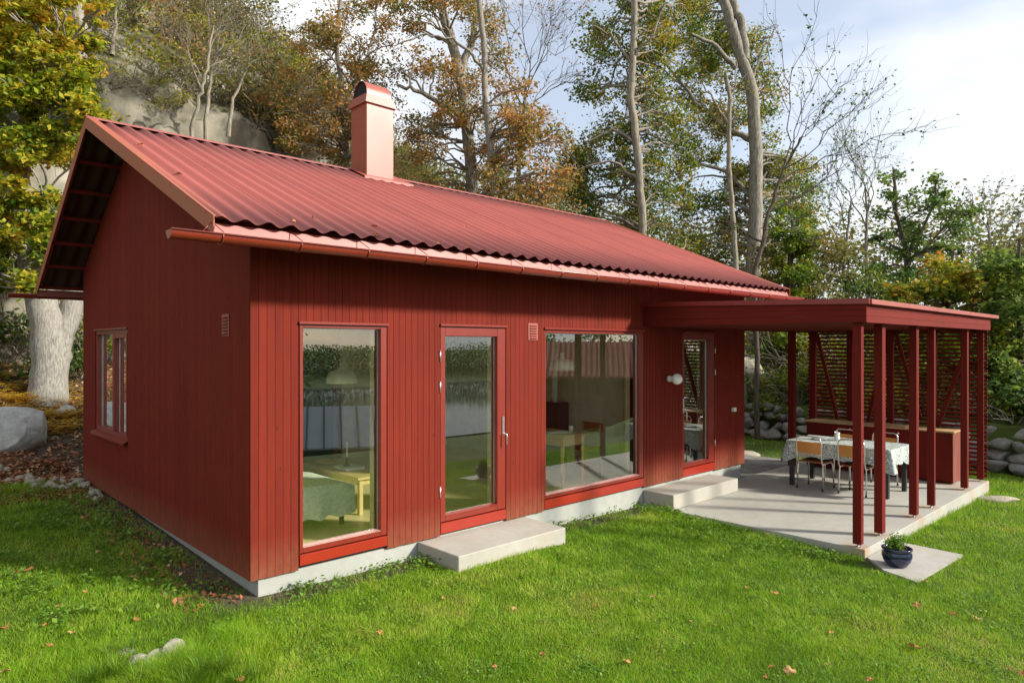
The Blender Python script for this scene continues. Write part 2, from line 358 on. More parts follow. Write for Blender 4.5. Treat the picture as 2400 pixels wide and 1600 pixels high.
# ------------------------------------------------------------------ terrain
HX0, HX1, HY0, HY1 = 0.0, 8.69, 0.0, 6.24
def xw(y): return np.interp(y, [-12, -7, -2.7, 2.7, 5, 9], [12.4, 13.3, 14.15, 15.2, 15.5, 15.0])
def yw(x): return np.interp(x, [-12, 0.5, 9, 15], [7.0, 6.9, 9.3, 8.0])
def ground_z(x, y):
    x = np.asarray(x, float); y = np.asarray(y, float)
    z = -.16 - .019*np.clip(x, -4, 16) - .03*np.clip(-y, 0, 7.5)
    z = z + np.clip(y, 0, 6)*.026*np.clip((3-x)/3, 0, 1)
    # lower shore terrace on the lake side
    s = np.clip((-y-8.5)/4.0, 0, 1); s = s*s*(3-2*s); z = z - s*2.0 - .015*np.clip(-y-12, 0, 12)
    s2 = np.clip((-y-23)/5, 0, 1); z = z - s2*1.6
    s3 = np.clip((-y-56)/30, 0, 1); z = z + s3*3.2
    # back bank behind the cottage
    b = np.clip(y-yw(x), 0, 60); z = z + np.interp(b, [0, 1.3, 3.4, 5.6, 8, 30], [0, .40, 1.05, 1.75, 3.0, 9.0])
    # terrace behind the dry stone wall
    e = x-xw(y); u = np.clip(e/.5, 0, 1); z = z + np.clip((y+7.5)/2, 0, 1)*(u*.85 + np.clip(e-.5, 0, 40)*.07)*np.clip((14-y)/4, 0, 1)
    z = z + .075*np.exp(-((x-2.6)**2/1.6+(y+.8)**2/.35))
    z = z + (fbm(x*.35, y*.35, 0, 3, 3)-.44)*.10*np.clip((np.hypot(np.clip(x-4, -99, 99)/7, (y-1)/6)-.6), 0, 1)
    return z
def grid_mesh(name, xs, ys, zf, smooth=True):
    X, Y = np.meshgrid(xs, ys, indexing='xy'); Z = zf(X, Y); nx, ny = len(xs), len(ys)
    V = np.stack([X, Y, Z], -1).reshape(-1, 3); i = np.arange(ny-1)[:, None]*nx+np.arange(nx-1)[None]
    F = np.stack([i, i+1, i+nx+1, i+nx], -1).reshape(-1, 4)
    return np_mesh(name, V, Fq=F, smooth=smooth)
def axis(parts): return np.unique(np.concatenate([np.arange(a, b, s) for a, b, s in parts]+[np.array([parts[-1][1]])]))
xs = axis([(-400, -60, 20), (-60, -15, 3), (-15, 22, .3), (22, 60, 2), (60, 400, 20)]); ys = axis([(-400, -90, 20), (-90, -20, 2.5), (-20, 20, .3), (20, 60, 3), (60, 400, 20)])
m = Mat('ground', .95, .15); v = m.coord(); a = m.noise(v, 2.0, 8, .7); b = m.noise(v, .5, 4)
sep = m.n('SeparateXYZ'); m.l(v, sep.inputs[0])
grs = m.ramp(a, [(.3, (.035, .055, .012)), (.6, (.075, .11, .02)), (.8, (.11, .10, .04))]); lit = m.ramp(m.noise(v, 14, 8, .8), [(.3, (.05, .03, .018)), (.5, (.17, .085, .045)), (.68, (.28, .18, .11))])
mr = m.n('MapRange'); mr.inputs['From Min'].default_value = 6.2; mr.inputs['From Max'].default_value = 7.0; m.l(sep.outputs['Y'], mr.inputs['Value'])
soil = m.ramp(m.noise(v, 18, 8, .8), [(.3, (.035, .026, .017)), (.55, (.10, .078, .055)), (.72, (.20, .165, .12))])
def band(sock, a_, b_):
    q = m.n('MapRange'); q.inputs['From Min'].default_value = a_; q.inputs['From Max'].default_value = b_; m.l(sock, q.inputs['Value']); return q.outputs[0]
def mul(a_, b_, op='MULTIPLY'):
    q = m.n('Math', operation=op); m.l(a_, q.inputs[0]); m.l(b_, q.inputs[1]); return q.outputs[0]
s1 = mul(band(sep.outputs['X'], -.85, -.35), mul(band(sep.outputs['X'], .3, .1), band(sep.outputs['Y'], -.3, .0))); s2 = mul(band(sep.outputs['Y'], -.38, -.12), mul(band(sep.outputs['X'], 6.0, 5.8), band(sep.outputs['X'], -.1, .1)))
m.col(m.mix(mul(s1, s2, 'MAXIMUM'), m.mix(mr.outputs[0], grs, lit), soil)); m.bump(m.noise(v, 22, 6, .7), .8, .03); M['ground'] = m.m
gme = grid_mesh('ground', xs, ys, ground_z); set_props(link('ground', gme, M['ground']), 'lawn and garden ground under and round the red cottage', 'ground', kind='structure')
# lake
m = Mat('water', .05, .6); m.col((.02, .03, .035)); m.bump(m.noise(m.coord((1, 1, 1)), .8, 3), .12, .05); M['water'] = m.m
set_props(MB().poly([(-300, -70, -3.0), (300, -70, -3.0), (300, -24, -3.0), (-300, -24, -3.0)]).build('water', M['water']), 'calm lake below the garden, mirrored in the door glass', 'lake', kind='structure')
# hillside with rock face behind the cottage
crx = [-40, -14, 0, 4.54, 5.6, 7.3, 8.9, 12.2, 15.5, 19.4, 27.5, 43.8, 80, 160]; cry = [17, 17, 17.5, 18, 18.5, 19, 20, 21, 22, 23, 24, 24, 24, 30]; crz = [17, 17, 15.5, 13.4, 13.4, 13.3, 13.4, 12.3, 11.2, 9.6, 7.6, 5.6, 5, 5]
def hill_pt(X, v):
    cy = np.interp(X, crx, cry); cz = np.interp(X, crx, crz); st = np.interp(X, [-40, 4, 9, 14, 20], [1, 1, .75, .3, 0])
    # v 0..1 foot to crest, 1..2 beyond
    fy = 11.8+np.interp(X, [-20, 0, 10, 30], [0, 0, 1, 3]); fz = 1.2
    y1 = np.interp(v, [0, .15, .5, .56, .75, 1, 1.3, 2], [0, .12, .30, .40, .72, 1, 1.8, 8]); z1 = np.interp(v, [0, .15, .5, .56, .75, 1, 1.3, 2], [0, .10, .60, .64, .80, 1, 1.05, .9])
    y2 = np.interp(v, [0, 1, 1.3, 2], [0, 1, 1.8, 8]); z2 = np.interp(v, [0, .5, 1, 1.3, 2], [0, .55, 1, 1.05, .9])
    yy = y1*st+y2*(1-st); zz = z1*st+z2*(1-st)
    return fy+(cy-fy)*yy, fz+(cz-fz)*zz
us = axis([(-40, -10, 1.5), (-10, 24, .13), (24, 60, 1.2), (60, 160, 8)]); vv = np.concatenate([np.linspace(-.06, 1.06, 130), np.linspace(1.1, 2, 8)])
U, Vv = np.meshgrid(us, vv, indexing='xy'); HYY, HZZ = hill_pt(U, Vv)
n1 = fbm(U*.35, HZZ*.45, HYY*.35, 5, 11)-.47; n2 = fbm(U*1.4, HZZ*1.9, HYY*1.2, 5, 17)-.47; led = np.floor(HZZ*.8+n1*3)
bu, bz = U/1.9+.35*np.sin(HZZ*.9), HZZ/1.25+.4*np.sin(U*.7); cu, cz_ = np.floor(bu+.5*vnoise(bu*.7, bz*.7)), np.floor(bz+.6*vnoise(bz*.5, bu*.5, 3))
hh = lambda k: (np.sin(cu*127.1+cz_*311.7+k*74.7)*43758.5453) % 1.0
HYY = HYY-(hh(1)-.5)*.16-((bu-cu)-.5)*(hh(2)-.5)*.25-((bz-cz_)-.5)*(hh(3)-.2)*.2
HYY = HYY - n1*1.6 - n2*.45 + (vnoise(led*3.3, U*.12)-.5)*.5; HZZ = HZZ + n1*1.0*(Vv > .3)*.8 + n2*.35
Vh = np.stack([U, HYY, HZZ], -1).reshape(-1, 3); nx = len(us); i = np.arange(len(vv)-1)[:, None]*nx+np.arange(nx-1)[None]; Fh = np.stack([i, i+1, i+nx+1, i+nx], -1).reshape(-1, 4)
set_props(link('hill', np_mesh('hill', Vh, Fq=Fh, smooth=False), M['cliff']), 'steep grey rock hillside rising behind the cottage', 'hill', kind='structure')

# ------------------------------------------------------------------ plants
def tube_np(pts, rad, n):
    pts = np.asarray(pts, float); m = len(pts); rad = np.broadcast_to(np.asarray(rad, float), (m,))
    T = np.gradient(pts, axis=0); T /= np.linalg.norm(T, axis=1, keepdims=True)+1e-9
    ref = np.array([.31, .17, .93]) if abs(T[0, 2]) < .8 else np.array([1., .1, 0])
    A = np.cross(T, ref); A /= np.linalg.norm(A, axis=1, keepdims=True)+1e-9; B = np.cross(T, A)
    ang = np.arange(n)*2*math.pi/n
    V = pts[:, None] + rad[:, None, None]*(A[:, None]*np.cos(ang)[None, :, None]+B[:, None]*np.sin(ang)[None, :, None])
    i = np.arange(m-1)[:, None]*n; k = np.arange(n)[None]; k2 = (k+1) % n
    return V.reshape(-1, 3), np.stack([i+k, i+k2, i+n+k2, i+n+k], -1).reshape(-1, 4)
class Wood:
    def __init__(s): s.V = []; s.F = []; s.n = 0
    def add(s, pts, rad, n=6):
        V, F = tube_np(pts, rad, n); s.V.append(V); s.F.append(F+s.n); s.n += len(V)
    def mesh(s, name): return np_mesh(name, np.concatenate(s.V), Fq=np.concatenate(s.F), smooth=True)
def curve(a, b, k=7, wob=.12, sag=0.0, r=None):
    r = r or rng; a, b = np.asarray(a, float), np.asarray(b, float); t = np.linspace(0, 1, k)[:, None]; l = np.linalg.norm(b-a)
    p = a+(b-a)*t; w = r.normal(size=(k, 3))*wob*l/k*1.5; w = np.cumsum(w, 0); w -= w[-1]*t; w *= np.sin(math.pi*np.clip(t, 0, 1))**.5
    p = p+w; p[:, 2] += sag*l*np.sin(math.pi*t[:, 0]); return p
def leaves(C, size, tint, up=.35, lobes=False, r=None):
    r = r or rng; n = len(C); size = size*r.uniform(.6, 1.25, n)
    d = r.normal(size=(n, 3)); d[:, 2] *= .6; d /= np.linalg.norm(d, axis=1, keepdims=True)
    nn = r.normal(size=(n, 3)); nn[:, 2] = np.abs(nn[:, 2])+up*2; s = np.cross(d, nn); s /= np.linalg.norm(s, axis=1, keepdims=True)+1e-9; nn = np.cross(s, d)
    hl = (size*.56)[:, None]; w = (size*r.uniform(.30, .44, n))[:, None]; f = (size*.10)[:, None]
    a = C-d*hl; b = C+s*w+nn*f-d*hl*.05; c = C+d*hl; e = C-s*w+nn*f-d*hl*.05
    V = np.stack([a, b, c, e], 1).reshape(-1, 3); F = np.arange(n*4).reshape(-1, 4)
    return V, F, tint
def clump_pts(c, rad, n, r=None, flat=.75):
    """leaf positions gathered in small sprays inside an ellipsoid, leaving gaps"""
    r = r or rng; k = max(3, n//16); q = r.normal(size=(k, 3)); q /= np.linalg.norm(q, axis=1, keepdims=True); q *= (r.uniform(.15, 1, k)**.5)[:, None]
    q = q*rad*np.array([1, 1, flat]); sp = c+q; idx = r.integers(0, k, n); sg = min(.34, rad*.36)
    return sp, sp[idx]+r.normal(size=(n, 3))*sg*np.array([1, 1, .6])
def make_tree(name, label, trunk, trad, clumps, leafmat_, leafsize, barkm, cat='tree', group=None, tint=(.5, .22), twigs=True, extra=None, seed=1, sides=9, limb_r=.026, leafz=None):
    """trunk: list of world points; clumps: (centre, radius, leaves)"""
    r = np.random.default_rng(seed); base = np.array(trunk[0]); W = Wood(); LV = []; LF = []; LT = []; ln = 0
    tp = np.asarray(trunk, float)
    t = np.linspace(0, len(tp)-1, (len(tp)-1)*5+1); P = np.stack([np.interp(t, np.arange(len(tp)), tp[:, k]) for k in range(3)], 1)
    P[1:-1] += r.normal(size=(len(P)-2, 3))*.012; Rr = np.interp(t, [0, .4, len(tp)-1], [trad[0]*1.14, trad[0], trad[1]])
    W.add(P-base, Rr, sides)
    paths = [(P, Rr)]
    for ex in (extra or []):                             # hand-placed limbs: (points, r0, r1)
        q = np.asarray(ex[0], float); tt = np.linspace(0, len(q)-1, (len(q)-1)*4+1); Q = np.stack([np.interp(tt, np.arange(len(q)), q[:, k]) for k in range(3)], 1)
        Q[1:-1] += r.normal(size=(len(Q)-2, 3))*.03; rq = np.linspace(ex[1], ex[2], len(Q)); W.add(Q-base, rq, 7); paths.append((Q, rq))
    AP = np.concatenate([p[0] for p in paths]); AR = np.concatenate([p[1] for p in paths])
    for (c, rad, n) in clumps:
        c = np.asarray(c, float); dd = np.linalg.norm(AP-c, axis=1) + np.clip(AP[:, 2]-c[2]+.3*rad, 0, 99)*2.2
        j = int(np.argmin(dd+r.uniform(0, .5, len(dd)))); a = AP[j]; r0 = min(AR[j]*.7, limb_r*(1+.25*np.linalg.norm(c-a)))
        lp = curve(a, c, 8, .16, .06, r); W.add(lp-base, np.linspace(r0, .014, 8), 5)
        if twigs:
            for _ in range(int(4+rad*4)):
                k = r.integers(3, 8); e = c+r.normal(size=3)*rad*.62; W.add(curve(lp[k], e, 5, .3, .03, r)-base, np.linspace(.012, .004, 5), 3)
        if n > 0:
            sp, q = clump_pts(c, rad, n, r); V, F, _ = leaves(q-base, leafsize, None, r=r)
            tv = np.clip(tint[0]+r.normal()*.10+r.normal(size=n)*tint[1]+(fbm(q[:, 0]*1.5, q[:, 1]*1.5, q[:, 2]*1.5, 2, seed)-.37)*.7, 0, 1)
            if leafz: tv = np.clip(tv+leafz[0]*(q[:, 2]-leafz[1]), 0, 1)
            LV.append(V); LF.append(F+ln); LT.append(tv); ln += len(V)
    T = thing(name, base, label, cat, group); link('trunk', W.mesh(name+'_trunk'), M[barkm], T)
    if LV: link('crown', np_mesh(name+'_crown', np.concatenate(LV), Fq=np.concatenate(LF), tint=np.concatenate(LT)), M[leafmat_], T)
    return T
def bare_twigs(W, a, b, r0, depth, r, base, spread=.5):
    p = curve(a, b, 6, .22, .02, r); W.add(p-base, np.linspace(r0, r0*.45, 6), 4 if r0 < .03 else 6)
    if depth <= 0: return
    l = np.linalg.norm(b-a)
    for k in (2, 3, 4, 5, 5):
        d = (b-a)/l+r.normal(size=3)*spread; d[2] = d[2]*.8+.25; d /= np.linalg.norm(d); bare_twigs(W, p[k], p[k]+d*l*r.uniform(.45, .7), r0*.5, depth-1, r, base, spread)
def bare_tree(name, label, pts, r0, tips, barkm, seed, depth=2, leafn=0, leafm='leaf_brown', cat='tree', group=None, leafsize=.09):
    r = np.random.default_rng(seed); base = np.array(pts[0]); W = Wood(); q = np.asarray(pts, float); tt = np.linspace(0, len(q)-1, (len(q)-1)*4+1)
    Q = np.stack([np.interp(tt, np.arange(len(q)), q[:, k]) for k in range(3)], 1); Q[1:-1] += r.normal(size=(len(Q)-2, 3))*.02; W.add(Q-base, np.linspace(r0, r0*.35, len(Q)), 7)
    for (fr_, tip) in tips:
        a = Q[int(fr_*(len(Q)-1))]; bare_twigs(W, a, np.asarray(tip, float), r0*(1-fr_*.65)*.55, depth, r, base)
    T = thing(name, base, label, cat, group); link('trunk', W.mesh(name+'_trunk'), M[barkm], T)
    if leafn:
        A = np.concatenate(W.V)[:, :]; A = A[A[:, 2] > (Q[-1, 2]-base[2])*.35]; q = A[r.integers(0, len(A), leafn)]+r.normal(size=(leafn, 3))*.06
        V, F, _ = leaves(q, leafsize, None, r=r); link('crown', np_mesh(name+'_crown', V, Fq=F, tint=np.clip(r.normal(.5, .25, leafn), 0, 1)), M[leafm], T)
    return T
def gz(x, y): return float(ground_z(x, y))
def px_clumps(lst, d, r, nmul=1.0, ddev=1.0):
    """clumps at depth about d from (px, py, radius px, leaves)"""
    out = []
    for (x, y, rp, n) in lst:
        dd = d+r.uniform(-ddev, ddev); out.append((at(x, y, dd), rp/CF*dd, int(n*nmul)))
    return out
def fill_clumps(x0, x1, ytop, ybot, step, rp, n, d, r, ddev, keep=1.0):
    """cover a patch of woodland; ytop/ybot are functions of px"""
    o = []; x = x0
    while x < x1:
        y = ytop(x)+rp*.5
        while y < ybot(x):
            if r.random() < keep: o.append((x+r.uniform(-.5, .5)*step, y+r.uniform(-.5, .5)*step, rp*r.uniform(.7, 1.25), n))
            y += step
        x += step
    return px_clumps(o, d, r, 1.0, ddev)

# old oak behind the left rear corner
r = np.random.default_rng(21)
D1 = 13.4; oak_b = at(112, 925, D1); oak_b[2] = gz(oak_b[0], oak_b[1])-.1
trk = [oak_b, at(118, 830, D1), at(108, 745, D1), at(82, 640, D1+.1), at(60, 545, D1+.1), at(45, 440, D1+.2), at(32, 300, D1+.3), at(20, 120, D1+.4), at(30, -60, D1+.5)]
ex = [([at(120, 868, D1+.05), at(140, 800, D1+.1), at(163, 720, D1+.3), at(180, 600, D1+.6), at(186, 420, D1+.9), at(184, 260, D1+1), at(188, 140, D1+1.1), at(186, 40, D1+1.2), at(192, -80, D1+1.3)], .24, .12),
      ([at(45, 440, D1+.2), at(80, 360, D1-.3), at(120, 260, D1-.7)], .07, .03), ([at(30, 300, D1), at(90, 200, D1-.3), at(150, 120, D1-.2)], .07, .03), ([at(40, 500, D1), at(95, 455, D1-.5), at(135, 500, D1-.8)], .05, .02)]
cl = []
def yt(x): return -40
for x in range(-40, 250, 34):
    for y in range(-30, 660, 36):
        lim = np.interp(y, [-30, 40, 130, 260, 300, 420, 470, 560, 660], [160, 150, 222, 235, 215, 165, 150, 112, 108])
        if x > lim: continue
        if 400 < y < 440 and x > 60: continue
        k = 1.0 if y < 400 else .8
        if r.random() < k: cl.append((x+r.uniform(-14, 14), y+r.uniform(-14, 14), r.uniform(22, 36), 300))
cl += [(215, 15, 22, 90), (245, 5, 24, 80), (235, 60, 14, 40)]
make_tree('oak_tree', 'old oak with pale grey forked trunk and yellow green leaves at left edge', trk, (.325, .12), px_clumps(cl, D1-.2, r, 1.0, 1.1), 'leaf_oak', .108, 'bark_pale', tint=(.40, .20), seed=5, extra=ex, sides=14, leafz=(.055, 5.2))
# brown beeches behind the ridge
r = np.random.default_rng(22); D = 20.0
tA = at(1110, 560, D); tA[2] = gz(tA[0], tA[1])-.3
trk = [tA, at(1108, 500, D), at(1106, 402, D), at(1087, 230, D), at(1068, 134, D), at(1030, 0, D), at(1005, -120, D)]
ex = [([at(1106, 320, D), at(1060, 250, D-.3), at(1010, 228, D-.6), at(960, 205, D-.9), at(930, 200, D-1)], .10, .04), ([at(1078, 180, D), at(1110, 90, D+.4), at(1118, 0, D+.7)], .13, .08)]
cl = []
for _ in range(230):
    x = r.uniform(655, 1330); top = np.interp(x, [640, 720, 800, 900, 1150, 1200, 1260, 1330], [240, 60, 30, -30, -20, 140, 250, 330])
    bot = np.interp(x, [640, 800, 1000, 1330], [330, 400, 440, 520]); y = r.uniform(top, bot)
    cl.append((x, y, r.uniform(20, 46), 190))
A_cl = [c for c in cl if 930 < c[0] < 1160]; B_cl = [c for c in cl if c[0] >= 1160]; L_cl = [c for c in cl if c[0] <= 930]
make_tree('beech_tree', 'thick leaning trunk with rust brown leaves directly right of the chimney', trk, (.20, .12), px_clumps(A_cl, D, r, 1, 1.5), 'leaf_brown', .085, 'bark_grey', tint=(.36, .22), seed=6, extra=ex)
D = 18.5; tB = at(1160, 560, D); tB[2] = gz(tB[0], tB[1])-.3
make_tree('beech_tree', 'slender straight trunk with rust brown leaves, right of the leaning thick trunk', [tB, at(1158, 440, D), at(1139, 249, D), at(1135, 96, D), at(1123, 0, D), at(1112, -110, D)], (.095, .07), px_clumps([c for c in B_cl], D, r, 1, 1.3), 'leaf_brown', .088, 'bark_grey', tint=(.42, .22), seed=7,
          extra=[([at(1135, 170, D), at(1110, 130, D-.2), at(1060, 90, D-.4), at(1000, 80, D-.6), at(930, 105, D-.8)], .05, .02)])
D = 21; tC = at(800, 520, D); tC[2] = gz(tC[0], tC[1])-.3
make_tree('beech_tree', 'thin grey tree with sparse brown and green leaves left of the chimney', [tC, at(812, 380, D), at(805, 250, D), at(790, 120, D), at(800, -60, D)], (.10, .05), px_clumps(L_cl, D, r, 1, 2), 'leaf_brown', .088, 'bark_grey', tint=(.38, .22), seed=8,
          extra=[([at(812, 330, D), at(760, 280, D), at(700, 240, D)], .05, .02), ([at(805, 250, D), at(850, 160, D), at(880, 60, D)], .05, .02)])
D = 22; b0 = at(1215, 560, D); b0[2] = gz(b0[0], b0[1])
bare_tree('bare_tree', 'leafless grey crown of fine twigs against the sky between brown and green trees', [b0, at(1212, 430, D), at(1225, 280, D), at(1235, 190, D)], .10, [(.8, at(1180, 40, D)), (.85, at(1225, 20, D)), (.9, at(1290, 60, D)), (.95, at(1320, 120, D)), (1, at(1270, 90, D)), (.7, at(1310, 200, D)), (.75, at(1165, 120, D))], 'bark_brown', 3, 3, 250)
# green oaks right of centre
r = np.random.default_rng(23); D = 21
tb = at(1512, 640, D); tb[2] = gz(tb[0], tb[1])-.3
cl = []
for _ in range(150):
    x = r.uniform(1320, 1620); top = np.interp(x, [1320, 1350, 1400, 1500, 1700], [420, 330, -20, -30, -30]); bot = np.interp(x, [1320, 1400, 1600, 1760], [470, 540, 600, 640]); y = r.uniform(top, bot)
    if 250 < y < 330 and x < 1420: continue
    if 130 < y < 260 and x < 1360: continue
    cl.append((x, y, r.uniform(20, 44), 220))
make_tree('oak_tree', 'pale slender trunk rising through dark green oak leaves right of centre', [tb, at(1508, 535, D), at(1489, 306, D), at(1477, 230, D), at(1485, 115, D), at(1487, 0, D), at(1490, -100, D)], (.13, .09), px_clumps(cl, D+2.2, r, 1, 1.9), 'leaf_green', .105, 'bark_twig', tint=(.52, .2), seed=9,
          extra=[([at(1495, 340, D), at(1440, 300, D), at(1380, 330, D)], .06, .02), ([at(1500, 420, D), at(1430, 380, D), at(1350, 400, D)], .06, .02), ([at(1482, 150, D), at(1430, 80, D), at(1390, 60, D)], .05, .02), ([at(1482, 140, D), at(1530, 80, D-.3), at(1560, 10, D-.4)], .04, .02)])
D = 23.5; tb = at(1770, 872, D); tb[2] = gz(tb[0], tb[1])-.15
cl = []
for _ in range(170):
    x = r.uniform(1600, 1905); top = np.interp(x, [1600, 1740, 1780, 1815, 1850, 1905], [-30, -30, 110, 170, 300, 400]); bot = np.interp(x, [1600, 1760, 1905], [600, 680, 560]); y = r.uniform(top, bot)
    if x > 1800 and 220 < y < 370: continue
    cl.append((x, y, r.uniform(20, 42), 230))
make_tree('oak_tree', 'tallest thick grey ridged trunk, forked at the top, beside the open sky', [tb, at(1765, 638, D), at(1770, 535, D), at(1772, 357, D), at(1762, 210, D), at(1734, 125, D), at(1705, 27, D), at(1660, -100, D)], (.265, .15), px_clumps(cl, D+2.2, r, 1, 1.9), 'leaf_green', .105, 'bark_grey', tint=(.58, .22), seed=10, sides=12,
          extra=[([at(1745, 140, D), at(1738, 60, D), at(1715, 0, D), at(1700, -80, D)], .16, .12), ([at(1725, 160, D), at(1680, 110, D-.3), at(1620, 80, D-.6)], .10, .05), ([at(1758, 190, D), at(1790, 110, D), at(1825, 60, D)], .04, .015), ([at(1768, 330, D+.3), at(1700, 300, D+.5), at(1630, 240, D+.7), at(1560, 150, D+.9)], .12, .04), ([at(1768, 470, D+.3), at(1700, 400, D+.5), at(1620, 380, D+.7)], .10, .04)])
D = 19.5; tb = at(1745, 800, D); tb[2] = gz(tb[0], tb[1])-.1
make_tree('young_tree', 'slim grey trunk with short side branches just left of the tallest trunk', [tb, at(1725, 625, D), at(1716, 490, D), at(1707, 380, D), at(1711, 232, D), at(1700, 170, D)], (.085, .05), px_clumps([(1690, 250, 40, 120), (1650, 300, 36, 110), (1735, 200, 30, 90), (1680, 180, 30, 90)], D, r, 1, .5), 'leaf_olive', .09, 'bark_twig', seed=12,
          extra=[([at(1707, 290, D), at(1670, 230, D), at(1640, 190, D)], .04, .015), ([at(1711, 232, D), at(1722, 190, D), at(1725, 140, D)], .03, .015)])
D = 18; tb = at(1775, 780, D); tb[2] = gz(tb[0], tb[1])-.1
bare_tree('bare_tree', 'leafless tree with thin branches spreading right over the open sky', [tb, at(1768, 640, D), at(1800, 500, D), at(1835, 400, D), at(1880, 320, D)], .075, [(.72, at(1850, 200, D)), (.85, at(1960, 225, D)), (.9, at(1900, 215, D)), (.95, at(1930, 260, D)), (.7, at(2040, 325, D)), (.8, at(1990, 270, D)), (.55, at(1940, 410, D)), (.5, at(1880, 560, D)), (.4, at(1700, 520, D))], 'bark_brown', 4, 2, 420, 'leaf_dark')
# evergreen climber column below the tallest trunk
D = 21; tb = at(1850, 800, D); tb[2] = gz(tb[0], tb[1])
cl = [(r.uniform(1810, 1900), r.uniform(480, 840), r.uniform(18, 32), 200) for _ in range(46)]
make_tree('ivy_tree', 'bright green ivy covered column right of the roof eave', [tb, at(1850, 640, D), at(1858, 520, D)], (.12, .05), px_clumps(cl, D, r, 1, .8), 'leaf_oak', .10, 'bark_brown', tint=(.22, .14), seed=14)
# right background
D = 27
for i, (xb, pts, tips, lab) in enumerate([
    (2045, [(2045, 760), (2030, 600), (2032, 520), (2028, 440)], [(.6, (2000, 380)), (.8, (2050, 370)), (1, (2020, 350)), (.9, (2060, 400)), (.6, (1960, 400)), (.8, (1990, 360))], 'thin pale birch with leafless fork over the pergola corner'),
    (1978, [(1978, 760), (1980, 620), (1986, 540), (1995, 470)], [(.7, (1960, 460)), (.9, (2015, 440)), (.5, (1940, 500)), (1, (2005, 400)), (.8, (1930, 470))], 'thin bare tree with few dark leaves, left of the pale birch'),
    (2330, [(2330, 760), (2325, 640), (2320, 560), (2315, 520)], [(.7, (2280, 480)), (.9, (2330, 470)), (.6, (2370, 520)), (1, (2300, 460)), (.8, (2350, 500)), (.4, (2390, 560))], 'bare brown twiggy tree on the skyline at the far right')]):
    P_ = [at(x, y, D) for x, y in pts]; P_[0][2] = gz(P_[0][0], P_[0][1]); bare_tree('bare_tree', lab, P_, .09, [(f, at(x, y, D)) for f, (x, y) in tips], 'bark_grey', 30+i, 2, 350, 'leaf_dark')
r = np.random.default_rng(24); D = 28; tb = at(2135, 790, D); tb[2] = gz(tb[0], tb[1])
cl = []
for _ in range(80):
    x = r.uniform(2045, 2290); top = np.interp(x, [2045, 2070, 2100, 2150, 2180, 2200, 2250, 2290], [420, 400, 370, 440, 380, 400, 430, 500]); y = r.uniform(top+15, 720); cl.append((x, y, r.uniform(14, 30), 95))
make_tree('ash_tree', 'round crowned dark green tree standing above the pergola roof', [tb, at(2128, 660, D), at(2125, 590, D), at(2100, 500, D), at(2095, 400, D)], (.14, .05), px_clumps(cl, D, r, 1, 1.8), 'leaf_dark', .14, 'bark_brown', tint=(.6, .2), seed=15,
          extra=[([at(2125, 600, D), at(2160, 540, D), at(2190, 470, D), at(2200, 410, D)], .08, .03), ([at(2127, 620, D), at(2190, 560, D), at(2240, 500, D)], .06, .02)])
D = 17; tb = at(2210, 800, D); tb[2] = gz(tb[0], tb[1])
cl = [(r.uniform(2075, 2420), 0, 0, 0) for _ in range(80)]
cl = [(x, r.uniform(np.interp(x, [2075, 2150, 2200, 2230, 2300, 2420], [670, 630, 600, 520, 620, 610])+10, 900), r.uniform(20, 38), 210) for x, *_ in cl]
make_tree('maple_tree', 'low maple turning yellow and orange behind the slatted screen', [tb, at(2215, 760, D), at(2225, 660, D), at(2235, 590, D)], (.10, .03), px_clumps(cl, D, r, 1, 1.6), 'leaf_maple', .13, 'bark_brown', tint=(.36, .2), seed=16, leafz=(.07, 2.4))
D = 15.5; tb = at(2410, 980, D); tb[2] = gz(tb[0], tb[1])
cl = [(r.uniform(2325, 2470), r.uniform(600, 990), r.uniform(20, 38), 150) for _ in range(52)]
make_tree('hazel_tree', 'dense dark green leafy tree at the right picture edge above the stone wall', [tb, at(2395, 820, D), at(2385, 700, D), at(2390, 560, D)], (.08, .03), px_clumps(cl, D, r, 1, 1.2), 'leaf_dark', .13, 'bark_brown', tint=(.75, .22), seed=17, extra=[([at(2395, 850, D), at(2345, 740, D)], .04, .02)])
D = 22; 
for i, (x0, x1, y0, y1, mt, lab, ti) in enumerate([(1780, 2000, 560, 900, 'leaf_olive', 'olive brown thicket between the ivy column and the pale birch', .5), (1960, 2100, 640, 930, 'leaf_green', 'green bush seen under the pergola roof behind the lone rear post', .35),
                                                   (2080, 2330, 760, 960, 'leaf_maple', 'yellow green hedge seen through the slats', .25), (2290, 2440, 560, 760, 'leaf_olive', 'grey green bush on the skyline behind the maple', .3)]):
    xm = (x0+x1)/2; tb = at(xm, y1, D); tb[2] = gz(tb[0], tb[1]); cl = [(r.uniform(x0, x1), r.uniform(y0, y1), r.uniform(16, 34), 120) for _ in range(int((x1-x0)*(y1-y0)/950))]
    make_tree('bush', lab, [tb, at(xm, (y0+y1)/2, D)], (.06, .02), px_clumps(cl, D, r, 1, 1.5), mt, .12, 'bark_brown', cat='bush', tint=(ti, .2), seed=40+i)
